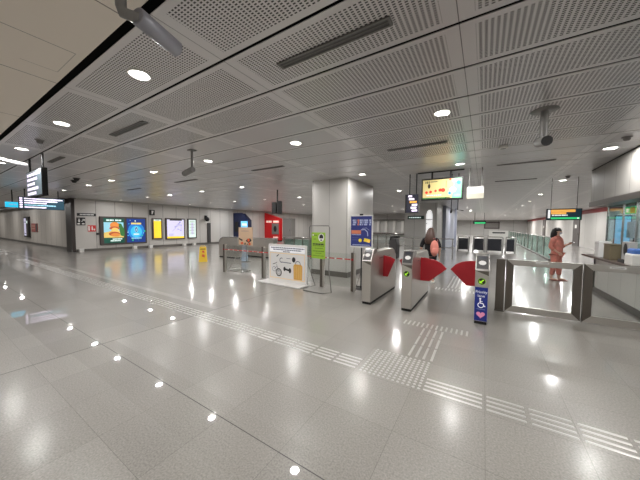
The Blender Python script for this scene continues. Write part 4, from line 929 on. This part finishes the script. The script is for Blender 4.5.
for sx, n in ((-1, 'sandal'), (1, 'sandal')):
    fx, fy = (-.1, .04) if sx < 0 else (.1, -.05)
    MB().box((fx - .045) * k, (fx + .05) * k, (fy - .2) * k, (fy + .06) * k, 0, .018, 'bag_trim').build('sandal', t, .006)
wp = Matrix.Rotation(PI / 2 - .62, 4, 'Z') @ Vector((.1, -.30, 1.14)) + Vector((1.86, 10.3, 0))
ph = thing('mobile_phone', 'dark mobile phone held by the woman in pink', 'phone', tuple(wp), PI / 2 - .62)
MB().box(-.04, .04, -.06, .06, -.006, .006, 'black').build('case', ph, .003); MB().face([(-.036, -.056, .0065), (.036, -.056, .0065), (.036, .056, .0065), (-.036, .056, .0065)], 'dark_panel').build('screen', ph)
# woman from behind with a pink backpack
t = thing('person', 'woman seen from behind, long brown hair, black clothes, beyond the gates', 'person', (-1.24, 7.75, 0), PI)
bL = ((.25, .03, 1.02), (.24, -.06, .8)); bR = ((-.25, .03, 1.02), (-.23, -.08, .8))
body, k, H = human(t, 1.53, bL, bR, 'skin_b', ((-.09, .0), (.09, -.06)))
eyes(t, k, H)
loft('shirt', [(.78, .168, .13, .0), (.86, .165, .128, .0), (.98, .15, .12, .0), (1.12, .16, .125, .0), (1.24, .175, .115, .005), (1.31, .125, .09, .01), (1.36, .06, .056, .01)], 'cloth_black', t, k)
for sx, (el, wr) in ((-1, bR), (1, bL)):
    sleeve([((sx * .09, .012, 1.285), .055), ((sx * .16, .015, 1.26), .085), (Vector((sx * .2, .015, 1.22)).lerp(Vector(el), .4), .062), (Vector(el), .056)], 'cloth_black', t, k)
sk = Sk(); a = sk.chain(None, [((0, .01, .86), .135)])
for sx, (fx, fy) in ((-1, (-.09, .0)), (1, (.09, -.06))): sk.chain(a, [((sx * .09, .01, .76), (.1, .1)), ((sx * .09, .0, .6), .085), (((sx * .085 + fx) / 2, fy * .5, .42), .068), ((fx, fy + .015, .1), .05)])
skin_mesh('trousers', [q * k for q in sk.v], sk.e, [tuple(b * k for b in q) if isinstance(q, tuple) else q * k for q in sk.r], 'cloth_black', t)
MB().ball((0, .018 * k, 1.51 * k), .092 * k, .105 * k, .1 * k, 'hair_brown', 18, 12).tube([(0, .04 * k, 1.52 * k), (0, .085 * k, 1.4 * k), (0, .12 * k, 1.26 * k), (0, .125 * k, 1.14 * k)], [.095 * k, .125 * k, .145 * k, .11 * k], 'hair_brown', 16).build('hair', t)
for fx, fy in ((-.09, 0), (.09, -.06)): MB().box((fx - .045) * k, (fx + .05) * k, (fy - .2) * k, (fy + .06) * k, 0, .05, 'white').build('shoe', t, .02)
bp = thing('backpack', 'pink backpack worn by the woman seen from behind', 'backpack', (-1.1, 7.47, .79), PI + .35)
MB().ball((0, .02, .2), .105, .08, .215, 'bag_pink', 18, 12).build('body', bp); MB().ball((0, .085, .13), .085, .035, .1, 'bag_pink', 14, 8).build('pocket', bp)
MB().tube([(-.09, -.05, .38), (-.1, -.1, .42), (-.1, -.12, .3), (-.11, -.05, .06)], .014, 'bag_trim', 8).build('strap', bp)
MB().tube([(-.03, .0, .44), (0, .0, .48), (.03, .0, .44)], .008, 'bag_trim', 8).build('handle', bp)

# ------------------------------------------------------------------ camera, world, view
cam = bpy.data.cameras.new('camera'); co_ = bpy.data.objects.new('camera', cam); COL.objects.link(co_); S.camera = co_
F = 261.0
vY = Vector((164, -12.5, F)).normalized(); vX = Vector((418, 17, -F)); vX = (vX - vX.dot(vY) * vY).normalized(); vZ = vX.cross(vY)
right = Vector((vX.x, vY.x, vZ.x)); up = -Vector((vX.y, vY.y, vZ.y)); back = -Vector((vX.z, vY.z, vZ.z))
mw = Matrix.Identity(4)
for i in range(3): mw[i][0], mw[i][1], mw[i][2] = right[i], up[i], back[i]
mw.translation = (0, 0, 1.55)
co_.matrix_world = mw
cam.sensor_fit = 'HORIZONTAL'; cam.sensor_width = 36.0; cam.lens = F / 640 * 36.0; cam.clip_start = 0.02; cam.clip_end = 200
w = bpy.data.worlds.new('world'); S.world = w; w.use_nodes = True
w.node_tree.nodes['Background'].inputs[0].default_value = (0.9, 0.95, 1.0, 1); w.node_tree.nodes['Background'].inputs[1].default_value = 0.15
S.view_settings.view_transform = 'Standard'; S.view_settings.look = 'None'; S.view_settings.gamma = 1.0; S.view_settings.use_curve_mapping = False
S.view_settings.exposure = 0.2
S.cycles.use_denoising = True
S.cycles.max_bounces = 8; S.cycles.transparent_max_bounces = 12
S.cycles.sample_clamp_indirect = 6.0
